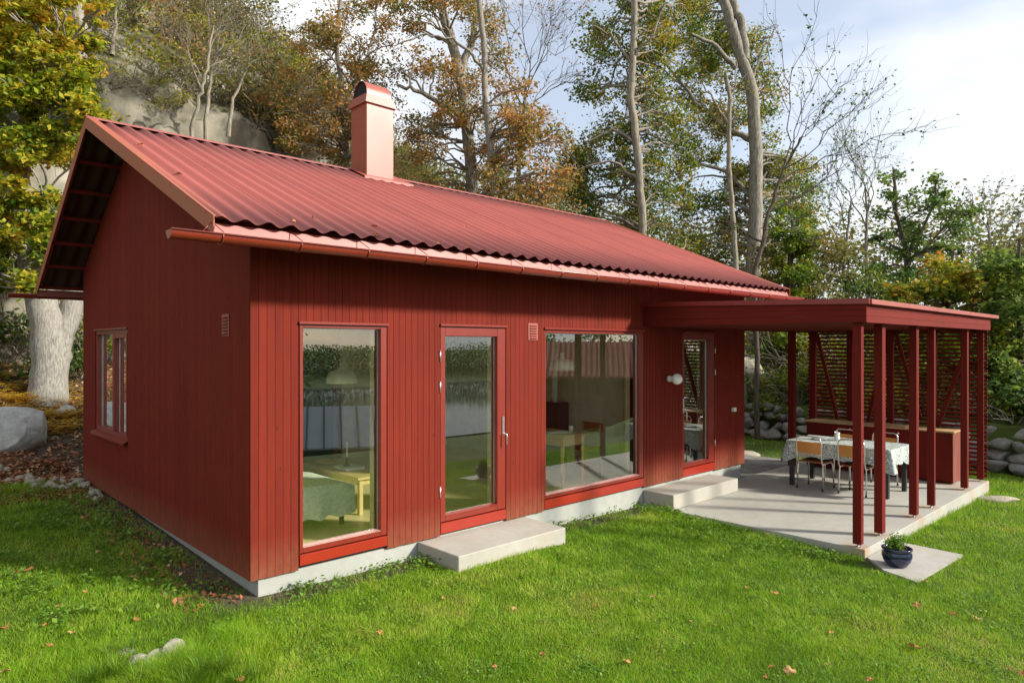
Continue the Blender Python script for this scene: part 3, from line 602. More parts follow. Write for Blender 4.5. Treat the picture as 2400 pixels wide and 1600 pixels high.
# pale saplings on the rock ledge
for i, (pts, tips, lab, ll) in enumerate([
    ([(455, 360), (447, 300), (465, 240), (478, 190), (490, 120), (500, 60)], [(.6, (430, 110)), (.8, (520, 60)), (.9, (480, 0)), (.95, (540, 0)), (.7, (540, 120)), (.5, (400, 60))], 'pale crooked sapling on the rock ledge above the roof ridge', 16.2),
    ([(483, 330), (482, 240), (500, 160), (525, 90)], [(.8, (500, 0)), (.9, (560, 20)), (.6, (560, 150)), (.7, (590, 40))], 'second thinner pale sapling, right beside the crooked one', 16.8),
    ([(535, 320), (545, 230), (580, 160)], [(.7, (520, 120)), (.9, (620, 110)), (1, (600, 70)), (.8, (560, 60))], 'low leaning sapling right of the two pale ones', 17.3),
    ([(262, 130), (268, 60), (275, 0)], [(.6, (240, 30)), (.8, (300, 10)), (.5, (310, 60))], 'small pale sapling on the rock beside the oak', 16.5)]):
    P_ = [at(x, y, ll) for x, y in pts]; bare_tree('sapling', lab, P_, .06, [(f, at(x, y, ll+.2)) for f, (x, y) in tips], 'bark_twig', 60+i, 3, 500, 'leaf_olive', leafsize=.08)

# shrubs growing on the hillside: a few built, then copied
def shrub_proto(name, label, n, rad, mt, ls, tint, seed, ntw=16):
    r = np.random.default_rng(seed); W = Wood(); 
    for _ in range(ntw):
        e = r.normal(size=3)*rad*np.array([.7, .7, .5])+np.array([0, 0, rad*.8]); W.add(curve((0, 0, 0), e, 6, .35, .05, r), np.linspace(.025, .005, 6), 4)
        for _ in range(3): W.add(curve(e*.6, e+r.normal(size=3)*rad*.3, 5, .35, 0, r), np.linspace(.010, .003, 5), 3)
    T = thing(name, (0, 0, 0), label, 'shrub'); link('stem', W.mesh(name+'_stem'), M['bark_twig'], T)
    c = np.array([0, 0, rad*.7]); V = []; F = []; TT = []; ln = 0
    for _ in range(9):
        cc = c+r.normal(size=3)*rad*np.array([.5, .5, .35]); sp, q = clump_pts(cc, rad*.45, n//9, r); v_, f_, _ = leaves(q, ls, None, r=r); V.append(v_); F.append(f_+ln); ln += len(v_); TT.append(np.clip(r.normal(tint, .22, n//9), 0, 1))
    link('foliage', np_mesh(name+'_fol', np.concatenate(V), Fq=np.concatenate(F), tint=np.concatenate(TT)), M[mt], T); return T
protos = [shrub_proto('shrub', 'x', 900, 1.1, 'leaf_olive', .10, .5, 1), shrub_proto('shrub', 'x', 1100, 1.0, 'leaf_green', .10, .5, 2), shrub_proto('shrub', 'x', 700, .9, 'leaf_brown', .09, .45, 3, 26), shrub_proto('shrub', 'x', 1200, 1.1, 'leaf_oak', .10, .45, 4), shrub_proto('shrub', 'x', 1300, 1.0, 'leaf_dark', .12, .5, 5)]
used = [False]*5
def place_shrub(k, loc, s, label, group):
    T = protos[k] if not used[k] else copy_tree(protos[k]); used[k] = True
    T.location = loc; T.rotation_euler = (0, 0, random.uniform(0, 6.3)); T.scale = (s, s, s*random.uniform(.8, 1.1)); set_props(T, label, 'shrub', group); return T
def arr(me):
    v = np.empty(len(me.vertices)*3); me.vertices.foreach_get('co', v); f = np.empty(len(me.loops), int); me.loops.foreach_get('vertex_index', f); t = np.full(len(me.polygons), .5)
    if 'tint' in me.attributes: me.attributes['tint'].data.foreach_get('value', t)
    return v.reshape(-1, 3), f.reshape(-1, 4), t
PA = [[(arr(c.data), c.data.materials[0]) for c in T.children] for T in protos]
r = np.random.default_rng(5); SV = []; SF = []; ST = []; SM = []; sn = 0; mats = [M['bark_twig'], M['leaf_olive'], M['leaf_green'], M['leaf_brown'], M['leaf_oak'], M['leaf_dark']]
Hg = np.stack([U, HYY, HZZ], -1)
for i in range(330):
    X = r.uniform(-4, 26) if i < 290 else r.uniform(26, 45); lo = (.44 if i % 7 else .2) if X < 6.5 else (.22 if X < 10 else .03); vq = r.uniform(lo, 1.0) if i % 3 else r.uniform(.9, 1.05)
    a_ = int(np.argmin(abs(us-X))); b_ = int(np.argmin(abs(vv-vq))); p = Hg[b_, a_]; sc_ = r.uniform(.45, 1.25); an = r.uniform(0, 6.3); k = int(r.choice([0, 1, 2, 3], p=[.34, .16, .36, .14]))
    for (v_, f_, t_), m_ in PA[k]:
        q = v_*np.array([sc_, sc_, sc_*r.uniform(.8, 1.1)]); q = np.stack([q[:, 0]*math.cos(an)-q[:, 1]*math.sin(an), q[:, 0]*math.sin(an)+q[:, 1]*math.cos(an), q[:, 2]], 1)+p-np.array([0, 0, .15])
        SV.append(q); SF.append(f_+sn); sn += len(q); ST.append(t_); SM.append(np.full(len(f_), mats.index(m_)))
me = np_mesh('scrub', np.concatenate(SV), Fq=np.concatenate(SF), tint=np.concatenate(ST))
for m_ in mats: me.materials.append(m_)
me.polygons.foreach_set('material_index', np.concatenate(SM).astype(np.int32)); set_props(link('scrub', me), 'tangled brown and olive scrub covering the rock hillside', 'scrub', kind='stuff')
BUSH = ['at the foot of the hillside, hidden low behind the roof', 'at the foot of the hillside, left of its dark neighbour', 'just above the stone wall beside the cottage corner', 'tucked against the tallest trunk above the stone wall', 'above the stone wall left of the lone rear post', 'with broad leaves directly left of the lone rear post',
  'seen through the slats nearest the cottage', 'standing behind the one seen through the slats nearest the cottage', 'seen through the middle of the slatted screen', 'behind the middle of the slatted screen, further back', 'above the wall behind the outer end of the screen', 'high on the bank left of the lone rear post', 'high on the bank behind the slatted screen', 'high on the bank behind the screen, nearer the picture edge',
  'furthest back on the bank under the pergola roof', 'at the back of the bank below the bare trees', 'furthest back at the right picture edge', 'above the wall just right of the pergola', 'above the wall at the right picture edge']
for i, (x, y, k, s) in enumerate([(13, 10.5, 4, 1.6), (10.5, 11.5, 1, 1.5), (16.5, 4.2, 4, 1.1), (17.2, 5.2, 1, 1.1), (16.3, 2.4, 1, 1.2), (16.6, 3.1, 1, 1.0), (16.6, .8, 3, 1.1), (17.6, 2.0, 3, 1.3), (16.0, -.6, 3, 1.0), (17, -1.8, 3, 1.2), (15.6, -2.6, 4, 1.1), (18.8, 3.8, 1, 1.6), (20, 1, 3, 1.7), (19.5, -2.5, 3, 1.7), (22, 3, 3, 1.8), (23, 6, 1, 1.9), (24, -2, 4, 2.0), (15.4, -4.2, 4, 1.2), (17, -5, 1, 1.4)]):
    place_shrub(k, (x, y, gz(x, y)-.1), s, {4: 'dark green', 1: 'mid green', 3: 'yellow green'}[k]+' bush '+BUSH[i], 'bushes on the bank behind the stone wall')
for (px_, py_, d, k, s) in [(10, 840, 14.5, 4, .75), (30, 800, 15, 3, .8), (185, 850, 15.0, 4, .65), (178, 780, 15.5, 3, .9), (15, 680, 15.5, 0, 1.0), (186, 720, 16.0, 3, .8)]:
    p = at(px_, py_, d); place_shrub(k, (p[0], p[1], gz(p[0], p[1])-.1), s*1.2, {10: 'dark leafy bush low at the left picture edge beside the oak', 30: 'yellowing bush touching the left side of the oak trunk', 185: 'dark leafy bush between the oak trunk and the cottage corner', 178: 'yellowing bush between the oak trunk and the cottage, above the dark one', 15: 'thin olive bush against the rock at the left picture edge', 186: 'yellowing bush highest beside the rear gutter end'}[px_], 'bushes round the old oak')

for k in range(5):
    if not used[k]:
        for ch_ in list(protos[k].children): bpy.data.objects.remove(ch_)
        bpy.data.objects.remove(protos[k])
# far woodland past the clearing, seen as one mass
def far_wood(name, label, pts, hgt, n, mt, seed, ls=.5):
    r = np.random.default_rng(seed); pts = np.asarray(pts, float); t = r.uniform(0, len(pts)-1, n); X = np.interp(t, np.arange(len(pts)), pts[:, 0])+r.normal(size=n)*3; Y = np.interp(t, np.arange(len(pts)), pts[:, 1])+r.normal(size=n)*3
    Hh = hgt*(.55+.75*fbm(t*7, 0*t, 0, 3, seed)); Z = ground_z(X, Y)+r.uniform(0, 1, n)**.8*Hh; C = np.stack([X, Y, Z], 1); V, F, _ = leaves(C, ls, None, r=r)
    o = link(name, np_mesh(name, V, Fq=F, tint=np.clip(r.normal(.4, .25, n), 0, 1)), M[mt]); set_props(o, label, 'woodland', kind='stuff')
far_wood('woodland', 'distant mixed woodland filling the gap behind the nearer trees', [(14, 30), (26, 26), (38, 22), (44, 8), (42, -6), (36, -22)], 8.0, 70000, 'leaf_olive', 3, .24)
far_wood('far_shore_wood', 'dark wood on the far lake shore, mirrored in the panes', [(-60, -88), (0, -86), (40, -84), (90, -80), (140, -60)], 3.6, 60000, 'leaf_dark', 4, .34)

# ------------------------------------------------------------------ cottage
cot = thing('cottage', (0, 0, 0), 'low red wooden cottage with red corrugated metal roof and chimney', 'house')
ROOF = dict(x0=-.50, x1=9.22, ye=-.53, ze=3.005, yr=3.57, zr=4.755, yb=6.80, zb=2.93)
def roof_z(y): return np.interp(y, [ROOF['ye'], ROOF['yr'], ROOF['yb']], [ROOF['ze'], ROOF['zr'], ROOF['zb']])
openings = {'w1': (.452, 1.392, .03, 2.262), 'door': (2.06, 3.02, .02, 2.275), 'w2': (3.67, 5.735, .02, 2.265), 'd3': (6.745, 7.69, .01, 2.26)}
# long wall of boards, each board a slim box; boards are cut round the openings
mb = MB(); x = 0.0; gap = .0022
while x < HX1-.01:
    w = .074; 
    segs = [(0.0, 2.93)]
    nxt = x+w
    edges = sorted([e for (a, b, _, _) in openings.values() for e in (a, b)])
    for e in edges:
        if x+.02 < e < nxt: nxt = e
    if HX1-nxt < .05: nxt = HX1
    xm = (x+nxt)/2
    for (a, b, z0, z1) in openings.values():
        if a-.001 < xm < b+.001: segs = [(z1, 2.93)]
    if segs[0][0] > 1:                                  # narrow boards over the windows
        nn = 1; ww = (nxt-x)/nn
        for k in range(nn): mb.box(x+k*ww+gap/2, x+(k+1)*ww-gap/2, 0.0, .022, segs[0][0], segs[0][1], .0015)
    else: mb.box(x+gap/2, nxt-gap/2, random.uniform(-.001, .001), .022, random.uniform(-.004, .004), segs[0][1], .0015)
    x = nxt
mb.build('wall', M['timber_wall'], cot, island_tint=True)
# dark backing with the same holes, also the wall thickness
mb = MB(); xsb = [0.02]+sorted([e for (a, b, _, _) in openings.values() for e in (a, b)])+[HX1-.02]
for a, b in zip(xsb[:-1], xsb[1:]):
    hole = [o for o in openings.values() if abs(o[0]-a) < .001 and abs(o[1]-b) < .001]
    if hole: mb.box(a, b, .0235, .25, hole[0][3], 2.93); mb.box(a, b, .10, .25, 0.0, .05)
    else: mb.box(a, b, .0235, .25, .01, 2.93)
mb.build('wall_core', M['casing'], cot)
# gable wall (x = 0) of boards with sloping tops and the window hole
mb = MB(); gw = (3.82, 5.50, .83, 2.25); y = .0225
def gtop(y): return float(roof_z(y))-.075
while y < HY1-.01:
    n = y+.074
    for e in (gw[0], gw[1]):
        if y+.01 < e < n: n = e
    n = min(n, HY1)
    for (z0, z1) in ([(0, gw[2]), (gw[3], None)] if gw[0]-.001 < (y+n)/2 < gw[1]+.001 else [(0, None)]):
        a, b = y+.0008, n-.0008; za = z1 or gtop(a); zb = z1 or gtop(b)
        mb.prism([(0.0, a, z0), (0.0, b, z0), (0.0, b, zb), (0.0, a, za)], (.022, 0, 0))
    y = n
mb.build('gable_wall', M['timber_wall'], cot, island_tint=True)
mb = MB()
for (a, b, z0, z1) in [(.0235, gw[0], .01, None), (gw[1], HY1-.02, .01, None), (gw[0], gw[1], .01, gw[2]), (gw[0], gw[1], gw[3], None)]:
    pts = [(.0235, a, z0), (.0235, b, z0)]
    if z1: pts += [(.0235, b, z1), (.0235, a, z1)]
    else:
        pts += [(.0235, b, gtop(b))] + ([(.0235, 3.57, gtop(3.57))] if a < 3.57 < b else []) + [(.0235, a, gtop(a))]
    mb.prism(pts, (.22, 0, 0))
mb.box(HX1-.22, HX1-.0235, .26, HY1-.02, .01, 2.9); mb.box(.25, HX1-.25, HY1-.24, HY1-.022, .01, 2.9)
mb.prism([(HX1-.022, .26, 2.9), (HX1-.022, HY1-.02, 2.85), (HX1-.022, 3.57, gtop(3.57))], (-.2, 0, 0))
mb.build('gable_core', M['casing'], cot)
mb = MB(); mb.box(HX1-.022, HX1, .0225, HY1, 0, 2.9); mb.prism([(HX1, .0225, 2.9), (HX1, HY1, 2.85), (HX1, 3.57, gtop(3.57))], (-.02, 0, 0)); mb.box(.0225, HX1-.0225, HY1-.022, HY1-.001, 0, 2.85)
mb.build('rear_cladding', M['timber_wall'], cot)
# foundation
MB().box(.08, HX1-.08, .03, .28, -.9, -.001, .004).box(.08, .33, .281, HY1-.08, -.9, -.001).box(HX1-.33, HX1-.08, .281, HY1-.08, -.9, -.001).box(.331, HX1-.331, HY1-.33, HY1-.08, -.9, -.001).build('foundation', M['foundation'], cot)

# corrugated roof
roofside = 1   # second sheet layer is the underside, coloured dark to stand for overhang shade
def corr(name, ya, za, yb, zb, flipn):
    dy, dz = yb-ya, zb-za; l = math.hypot(dy, dz); ny_, nz_ = -dz/l, dy/l
    if nz_ < 0: ny_, nz_ = -ny_, -nz_
    per = .187; xs_ = np.arange(ROOF['x0'], ROOF['x1']+.001, per/16); h = .0182*np.cos((xs_-.10)/per*2*math.pi)
    lay = []
    ts = np.linspace(0, 1, 5)
    for off in (0.0, -.0012):
        for t_ in ts: lay.append(np.stack([xs_, ya+dy*t_+ny_*(h+off), za+dz*t_+nz_*(h+off)], 1))
    n = len(xs_); V = np.concatenate(lay); F = []
    i = np.arange(n-1)
    for s_ in (0, 5):
        for k in range(4):
            q = np.stack([(s_+k)*n+i, (s_+k)*n+i+1, (s_+k+1)*n+i+1, (s_+k+1)*n+i], 1); F.append(q if s_ == 0 else q[:, ::-1])
    for k in (0, 4): F.append(np.stack([k*n+i, k*n+i+1, (k+5)*n+i+1, (k+5)*n+i], 1))
    me = np_mesh(name, V, Fq=np.concatenate(F), smooth=True); me.materials.append(M['roof_metal']); me.materials.append(M['roof_underside_shade']); mi = np.zeros(len(me.polygons), np.int32); nb_ = 4*(n-1); mi[(nb_ if roofside else 0):(2*nb_ if roofside else nb_)] = 1; me.polygons.foreach_set('material_index', mi); return link(name, me, None, cot)
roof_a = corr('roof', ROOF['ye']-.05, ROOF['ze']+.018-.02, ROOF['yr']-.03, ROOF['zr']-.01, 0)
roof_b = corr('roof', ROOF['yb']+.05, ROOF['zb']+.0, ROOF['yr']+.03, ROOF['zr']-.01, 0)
# sheet lap seams and screws on the front slope
mb = MB()
sl = np.array([0, ROOF['yr']-ROOF['ye'], ROOF['zr']-ROOF['ze']]); sl = sl/np.linalg.norm(sl); nr = np.array([0, -sl[2], sl[1]])
for k in range(0, 52, 5):
    xx = ROOF['x0']+.10+.187*k+.52
    if xx > 9.1: break
    p0 = np.array([xx, ROOF['ye']-.05, ROOF['ze']-.002])+nr*.016; p1 = np.array([xx, ROOF['yr']-.05, ROOF['zr']-.018])+nr*.016; mb.bar(p0, p1, .004, .006, nr)
mb.build('lap_seam', M['gutter_metal'], cot)
# ridge flashing
mb = MB(); x0, x1, yr, zr = ROOF['x0']-.02, ROOF['x1']+.02, ROOF['yr'], ROOF['zr']+.032
mb.prism([(x0, yr, zr), (x0, yr-.12, zr-.12*.427), (x0, yr-.12, zr-.12*.427-.006), (x0, yr, zr-.006), (x0, yr+.12, zr-.12*.565-.006), (x0, yr+.12, zr-.12*.565)], (x1-x0, 0, 0)); mb.build('ridge_cap', M['flash_metal'], cot)
# barge boards on both gables: outer face plus top flange
for X, sgn in ((ROOF['x0'], -1), (ROOF['x1'], 1)):
    for (ya, za, yb, zb) in ((ROOF['ye']-.03, ROOF['ze']+.012, ROOF['yr'], ROOF['zr']+.025), (ROOF['yb']+.03, ROOF['zb']+.02, ROOF['yr'], ROOF['zr']+.025)):
        mb = MB(); xo = X-.012 if sgn < 0 else X+.004
        mb.prism([(xo, ya, za), (xo, yb, zb), (xo, yb, zb-.145), (xo, ya, za-.135)], (.008, 0, 0))
        fx = X-.012 if sgn < 0 else X-.085
        mb.prism([(fx, ya, za+.006), (fx, yb, zb+.006), (fx, yb, zb+.0015), (fx, ya, za+.0015)], (.095, 0, 0)); 
        for t_ in np.linspace(.04, .96, 10): mb.ball((xo, ya+(yb-ya)*t_, za+(zb-za)*t_-.02-.09*(int(t_*20) % 2)), .007, 6, 4)
        mb.build('barge_board', M['barge_metal'], cot)
# purlins and boards under the overhang
mb = MB()
for s_, (ya, za, yb, zb) in enumerate(((ROOF['ye'], ROOF['ze'], ROOF['yr'], ROOF['zr']), (ROOF['yb'], ROOF['zb'], ROOF['yr'], ROOF['zr']))):
    for k in range(7):
        t_ = .03+k*.157; y_ = ya+(yb-ya)*t_; z_ = za+(zb-za)*t_-.055
        mb.box(ROOF['x0']+.01, ROOF['x1']-.01, y_-.022, y_+.022, z_-.024, z_+.024)
mb.build('purlin', M['timber_beam_x'], cot)
# eave boards
MB().prism([(ROOF['x0'], -.515, 2.972), (ROOF['x0'], -.560, 2.845), (ROOF['x0'], -.552, 2.842), (ROOF['x0'], -.507, 2.969)], (ROOF['x1']-ROOF['x0'], 0, 0)).box(ROOF['x0']+.01, ROOF['x1']-.01, -.505, -.49, 2.84, 2.965).build('eave_board', M['flash_metal'], cot)
MB().box(ROOF['x0'], ROOF['x1'], 6.77, 6.795, 2.80, 2.90).build('eave_board', M['flash_metal'], cot)
MB().box(ROOF['x0']+.02, ROOF['x1']-.02, -.49, .0, 2.925, 2.935).build('soffit', M['timber_beam_x'], cot)
# gutters: half round troughs with brackets
def gutter(yc, zc, xa, xb, nb, first, step):
    mb = MB(); n = 12; prof = []
    for k in range(n+1): a = math.pi+math.pi*k/n; prof.append((.065*math.cos(a), .065*math.sin(a)))
    prof += [(.071, 0)]+[(.0635*math.cos(math.pi+math.pi*k/n), .0635*math.sin(math.pi+math.pi*k/n)) for k in range(n, -1, -1)]
    mb.prism([(xa, yc+p[0], zc+p[1]) for p in prof], (xb-xa, 0, 0)); mb.tube([(xa, yc-.066, zc), (xb, yc-.066, zc)], .009, 8)
    for X in (xa, xb): mb.prism([(X, yc+.066*math.cos(math.pi+math.pi*k/n), zc+.066*math.sin(math.pi+math.pi*k/n)) for k in range(n+1)], (.004, 0, 0))
    g = mb.build('gutter', M['gutter_metal'], cot)
    sg = 1 if yc < 0 else -1
    for k in range(nb):
        X = first+step*k
        mb = MB(); mb.tube([(X, yc+.070*math.cos(math.pi+math.pi*j/8), zc+.070*math.sin(math.pi+math.pi*j/8)) for j in range(9)], .006, 5)
        mb.tube([(X, yc-.07*sg, zc+.015), (X-.03, yc+.09*sg, zc+.11)], .004, 5); mb.tube([(X-.12, yc+.085*sg, zc+.0), (X-.03, yc+.085*sg, zc+.11)], .004, 5)
        mb.build('bracket', M['gutter_metal'], g)
gutter(-.60, 2.872, -.84, 9.55, 16, -.478, .625)
gutter(6.875, 2.83, -.86, 9.40, 15, -.46, .68)
# chimney
ch = thing_parent = None
mb = MB(); cx0, cx1, cy0, cy1 = 3.105, 3.585, 3.195, 3.65; mb.box(cx0, cx1, cy0, cy1, 4.45, 5.745, .004); chim = mb.build('chimney', M['chimney_metal'], cot)
mb = MB(); o = .035
b_ = [(cx0-o, cy0-o), (cx1+o, cy0-o), (cx1+o, cy1+o), (cx0-o, cy1+o)]; t_ = [(cx0+.005, cy0+.0), (cx1-.005, cy0+.0), (cx1-.005, cy1), (cx0+.005, cy1)]
for k in range(4):
    k2 = (k+1) % 4; mb.poly([(*b_[k], 5.735), (*b_[k2], 5.735), (*t_[k2], 5.885), (*t_[k], 5.885)])
mb.poly([(*p, 5.735) for p in b_]); mb.build('cap_skirt', M['chimney_metal'], chim)
mb = MB(); yc = (cy0+cy1)/2; ra = .205; n = 18; xa, xb = cx0+.02, cx1-.02
pts = [(ra*math.cos(math.pi*k/n), ra*1.12*math.sin(math.pi*k/n)) for k in range(n+1)]
for k in range(n):
    for (rr, f) in ((1, 0), (.97, 1)):
        a, b = pts[k], pts[k+1]; mb.poly([(xa, yc+a[0]*rr, 5.886+a[1]*rr), (xb, yc+a[0]*rr, 5.886+a[1]*rr), (xb, yc+b[0]*rr, 5.886+b[1]*rr), (xa, yc+b[0]*rr, 5.886+b[1]*rr)])
mb.prism([(xb-.01, yc+p[0], 5.886+p[1]) for p in pts], (.01, 0, 0)); mb.build('cap_hood', M['chimney_metal'], chim)
MB().box(cx0+.03, cx1-.03, cy0+.03, cy1-.03, 5.80, 5.888).prism([(xa+.025, yc+p_[0]*.96, 5.887+p_[1]*.96) for p_ in pts], (.01, 0, 0)).build('flue', M['dark'], chim)  # flue top, plus a black half disc painting the hood's inside dark
# base flashing sheet on the front slope
mb = MB(); z0 = float(roof_z(cy0-.13))+.03; z1 = float(roof_z(yr))+.033
mb.prism([(cx0-.12, cy0-.14, z0), (cx1+.28, cy0-.14, z0), (cx1+.28, yr-.02, z1), (cx0-.12, yr-.02, z1)], (0, 0, .006)); mb.box(cx0-.12, cx1+.28, cy0-.148, cy0-.14, z0-.03, z0+.006); mb.build('flashing', M['flash_metal'], chim)

# windows and doors in the long wall
def glazed(kind, a, b, z0, z1, gl, apron_z, handle=None, hinges=None, fy=.004, join=.144):
    """frame with apron board below; gl = glass rectangle"""
    ga, gb, g0, g1 = gl; mb = MB(); gy = .062
    top = z1-.026
    mb.box(a+.004, gb*0+ga, fy, .11, join, top, .004); mb.box(gb, b-.004, fy, .11, join, top, .004); mb.box(ga-.001, gb+.001, fy+.001, .11, g1, top-.0005, .004); mb.box(ga-.001, gb+.001, fy+.001, .11, join, g0, .004)
    fr = mb.build('window' if kind == 'window' else 'door', M['frame_red'], cot)
    MB().box(a-.01, b+.01, -.022, .05, top+.001, z1+.001, .003).build('drip_cap', M['frame_red'], fr)
    MB().box(a+.003, b-.003, -.004, .09, apron_z, join-.012, .003).build('apron', M['apron_red'], fr)
    MB().prism([(ga, fy-.006, g0-.006), (gb, fy-.006, g0-.006), (gb, gy-.004, g0+.006), (ga, gy-.004, g0+.006)], (0, 0, .003)).build('sill_bead', M['bead'] if kind == 'window' else M['frame_red'], fr)
    MB().poly([(ga, gy, g0), (gb, gy, g0), (gb, gy, g1), (ga, gy, g1)]).build('pane', M['glass'], fr)
    # slim grey gasket
    mb = MB(); 
    for (p, q) in (((ga+.004, g0+.004), (ga+.004, g1-.004)), ((gb-.004, g0+.004), (gb-.004, g1-.004)), ((ga, g1-.004), (gb, g1-.004)), ((ga, g0+.004), (gb, g0+.004))): mb.bar((p[0], gy-.006, p[1]), (q[0], gy-.006, q[1]), .008, .008, (0, 1, 0))
    mb.build('gasket', M['galv'], fr)
    if hinges:
        for hz in hinges[1]: MB().tube([(hinges[0], -.006, hz-.06), (hinges[0], -.006, hz+.06)], .009, 8).build('hinge', M['galv'], fr)
    if handle:
        hx, hz, hs = handle
        mb = MB(); mb.box(hx-.016, hx+.016, fy-.012, fy, hz-.02, hz+.20, .003); mb.tube([(hx, fy-.01, hz), (hx, fy-.05, hz), (hx+.01*hs, fy-.058, hz-.01), (hx+.012*hs, fy-.058, hz-.13)], .009, 8); mb.build('handle', M['chrome'], fr)
    # pale wooden lining of the deep reveal inside
    mb = MB(); ia, ib, i0, i1 = a+.0, b-.0, .065, z1-.01
    mb.box(ia-.02, ia, .1105, .33, i0, i1); mb.box(ib, ib+.02, .1105, .33, i0, i1); mb.box(ia, ib, .1105, .33, i1-.0, i1+.02)
    mb.build('lining', M['lining'], fr); return fr
w = openings['w1']; glazed('window', *w, (.49, 1.317, .20, 2.205), .035)
w = openings['door']; glazed('door', *w, (2.13, 2.888, .21, 2.145), .02, handle=(2.975, 1.02, 1), hinges=(2.052, (.47, 1.60, 1.93)))
w = openings['w2']; glazed('window', *w, (3.70, 5.635, .195, 2.20), .02)
w = openings['d3']; glazed('door', *w, (6.80, 7.52, .20, 2.13), .012, handle=(6.765, 1.02, 1), hinges=(7.70, (.45, 1.62, 1.98)))
# gable window with two sashes
a, b, z0, z1 = gw
mb = MB(); mb.box(.012, .10, a, a+.05, z0, z1, .003); mb.box(.012, .10, b-.05, b, z0, z1, .003); mb.box(.013, .10, a+.05, b-.05, z1-.05, z1, .003); mb.box(.013, .10, a+.05, b-.05, z0, z0+.06, .003); ym = 4.53; mb.box(.002, .10, ym-.05, ym+.03, z0+.06, z1-.05, .003); mb.box(.004, .06, a+.05, a+.09, z0+.06, z1-.05); mb.box(.004, .06, a+.09, ym-.05, z1-.11, z1-.05)
fr = mb.build('window', M['frame_red'], cot)
MB().poly([(.065, a+.09, z0+.06), (.065, ym-.05, z0+.06), (.065, ym-.05, z1-.05), (.065, a+.09, z1-.05)]).build('pane', M['glass'], fr)
MB().poly([(.075, ym+.03, z0+.06), (.075, b-.05, z0+.06), (.075, b-.05, z1-.05), (.075, ym+.03, z1-.05)]).build('pane', M['glass'], fr)
MB().box(.068, .072, b-.10, b-.05, z0+.06, z1-.05).build('gasket', M['galv'], fr); MB().box(.062, .066, ym-.085, ym-.05, z0+.06, z1-.05).build('gasket', M['galv'], fr)
MB().prism([(-.055, a-.03, z0-.03), (-.055, b+.03, z0-.03), (.012, b+.03, z0), (.012, a-.03, z0)], (0, 0, .006)).box(-.055, -.050, a-.03, b+.03, z0-.055, z0-.03).build('sill', M['frame_red'], fr)
MB().box(-.02, .012, a-.02, b+.02, z1+.001, z1+.03, .003).build('drip_cap', M['frame_red'], fr)
mb = MB(); mb.box(.11, .30, a-.02, a, z0, z1); mb.box(.11, .30, b, b+.02, z0, z1); mb.build('lining', M['lining'], fr)
# louvred vents
def vent(c, ax, w_, h_, nl):
    mb = MB(); o = Vector(c); A = Vector(ax); Nn = Vector((0, -1, 0)) if abs(A.x) > .5 else Vector((-1, 0, 0))
    mb.quadbox(o+Nn*.004, A*w_/2, Nn*.004, Vector((0, 0, h_/2)), .002); p = mb.build('vent', M['flash_metal'], cot)
    for k in range(nl):
        z = -h_/2+h_*(k+.9)/(nl+.8); MB().quadbox(o+Nn*.014+Vector((0, 0, z)), A*w_*.34, (Nn+Vector((0, 0, -.9))).normalized()*.010, (Nn*.9+Vector((0, 0, 1))).normalized()*.0015).build('louvre', M['flash_metal'], p)
        MB().quadbox(o+Nn*.0095+Vector((0, 0, z-.010)), A*w_*.34, Nn*.001, Vector((0, 0, .005))).build('slot', M['dark'], p)
vent((3.463, 0, 2.21), (1, 0, 0), .165, .205, 6); vent((0, .552, 2.23), (0, 1, 0), .165, .205, 6)
# globe lamp and switch box
mb = MB(); mb.lathe([(0, .0), (.045, .0), (.048, .02), (.043, .05), (.04, .10)], (6.36, 0, 1.545), 20, 'Y'); lb = mb.build('wall_lamp', M['opal'], cot)
for v_ in lb.data.vertices: pass
MB().ball((6.36, -.150, 1.545), .082, 28, 18).build('globe', M['opal'], lb)
MB().box(8.235, 8.315, -.055, -.001, .925, .995, .006).build('socket', M['white_paint'], cot)
MB().ball((8.05, -.01, 1.52), .012, 8, 6).ball((8.42, -.01, 1.52), .012, 8, 6).build('coat_peg', M['gutter_metal'], cot)
# interior shell
FL = .06
MB().box(.25, HX1-.25, .25, 5.98, FL-.05, FL).build('floor', M['pine_floor'], cot)
MB().box(.25, HX1-.25, .25, 5.98, 2.50, 2.54).build('ceiling', M['ceiling_white'], cot)
mb = MB()
for k in range(45):                                     # upright grey panel boards on the cross wall
    y_ = .26+k*.105
    if y_ > 4.9: break
    mb.box(6.02, 6.04, y_+.001, y_+.104, FL, 2.49, .002)
mb.build('partition', M['panel_grey'], cot, island_tint=True)
MB().box(6.041, 6.10, .26, 4.94, FL, 2.49).box(2.3, 8.44, 4.95, 5.03, FL, 2.49).build('partition_core', M['panel_grey'], cot)
MB().box(.25, .27, .26, gw[0]-.03, FL, 2.49).box(.25, .27, gw[1]+.03, 5.96, FL, 2.49).build('inner_wall', M['lining'], cot)
gd = MB().box(2.62, 3.50, 4.925, 4.949, FL, 2.12).build('inner_door', M['door_green'], cot); MB().tube([(3.43, 4.92, 1.10), (3.43, 4.87, 1.10), (3.31, 4.87, 1.10)], .01, 8).ball((3.43, 4.92, .98), .022, 10, 6).build('handle', M['chrome'], gd)
MB().box(3.501, 3.64, 4.93, 4.949, FL, 2.2).box(2.48, 2.619, 4.93, 4.949, FL, 2.2).build('door_casing', M['casing'], cot)
MB().box(3.66, 4.5, 4.90, 4.949, FL, 2.3).build('cupboard_front', M['lining'], cot)
MB().box(5.965, 5.995, .62, 1.12, .16, .60, .006).build('radiator', M['radiator'], cot)

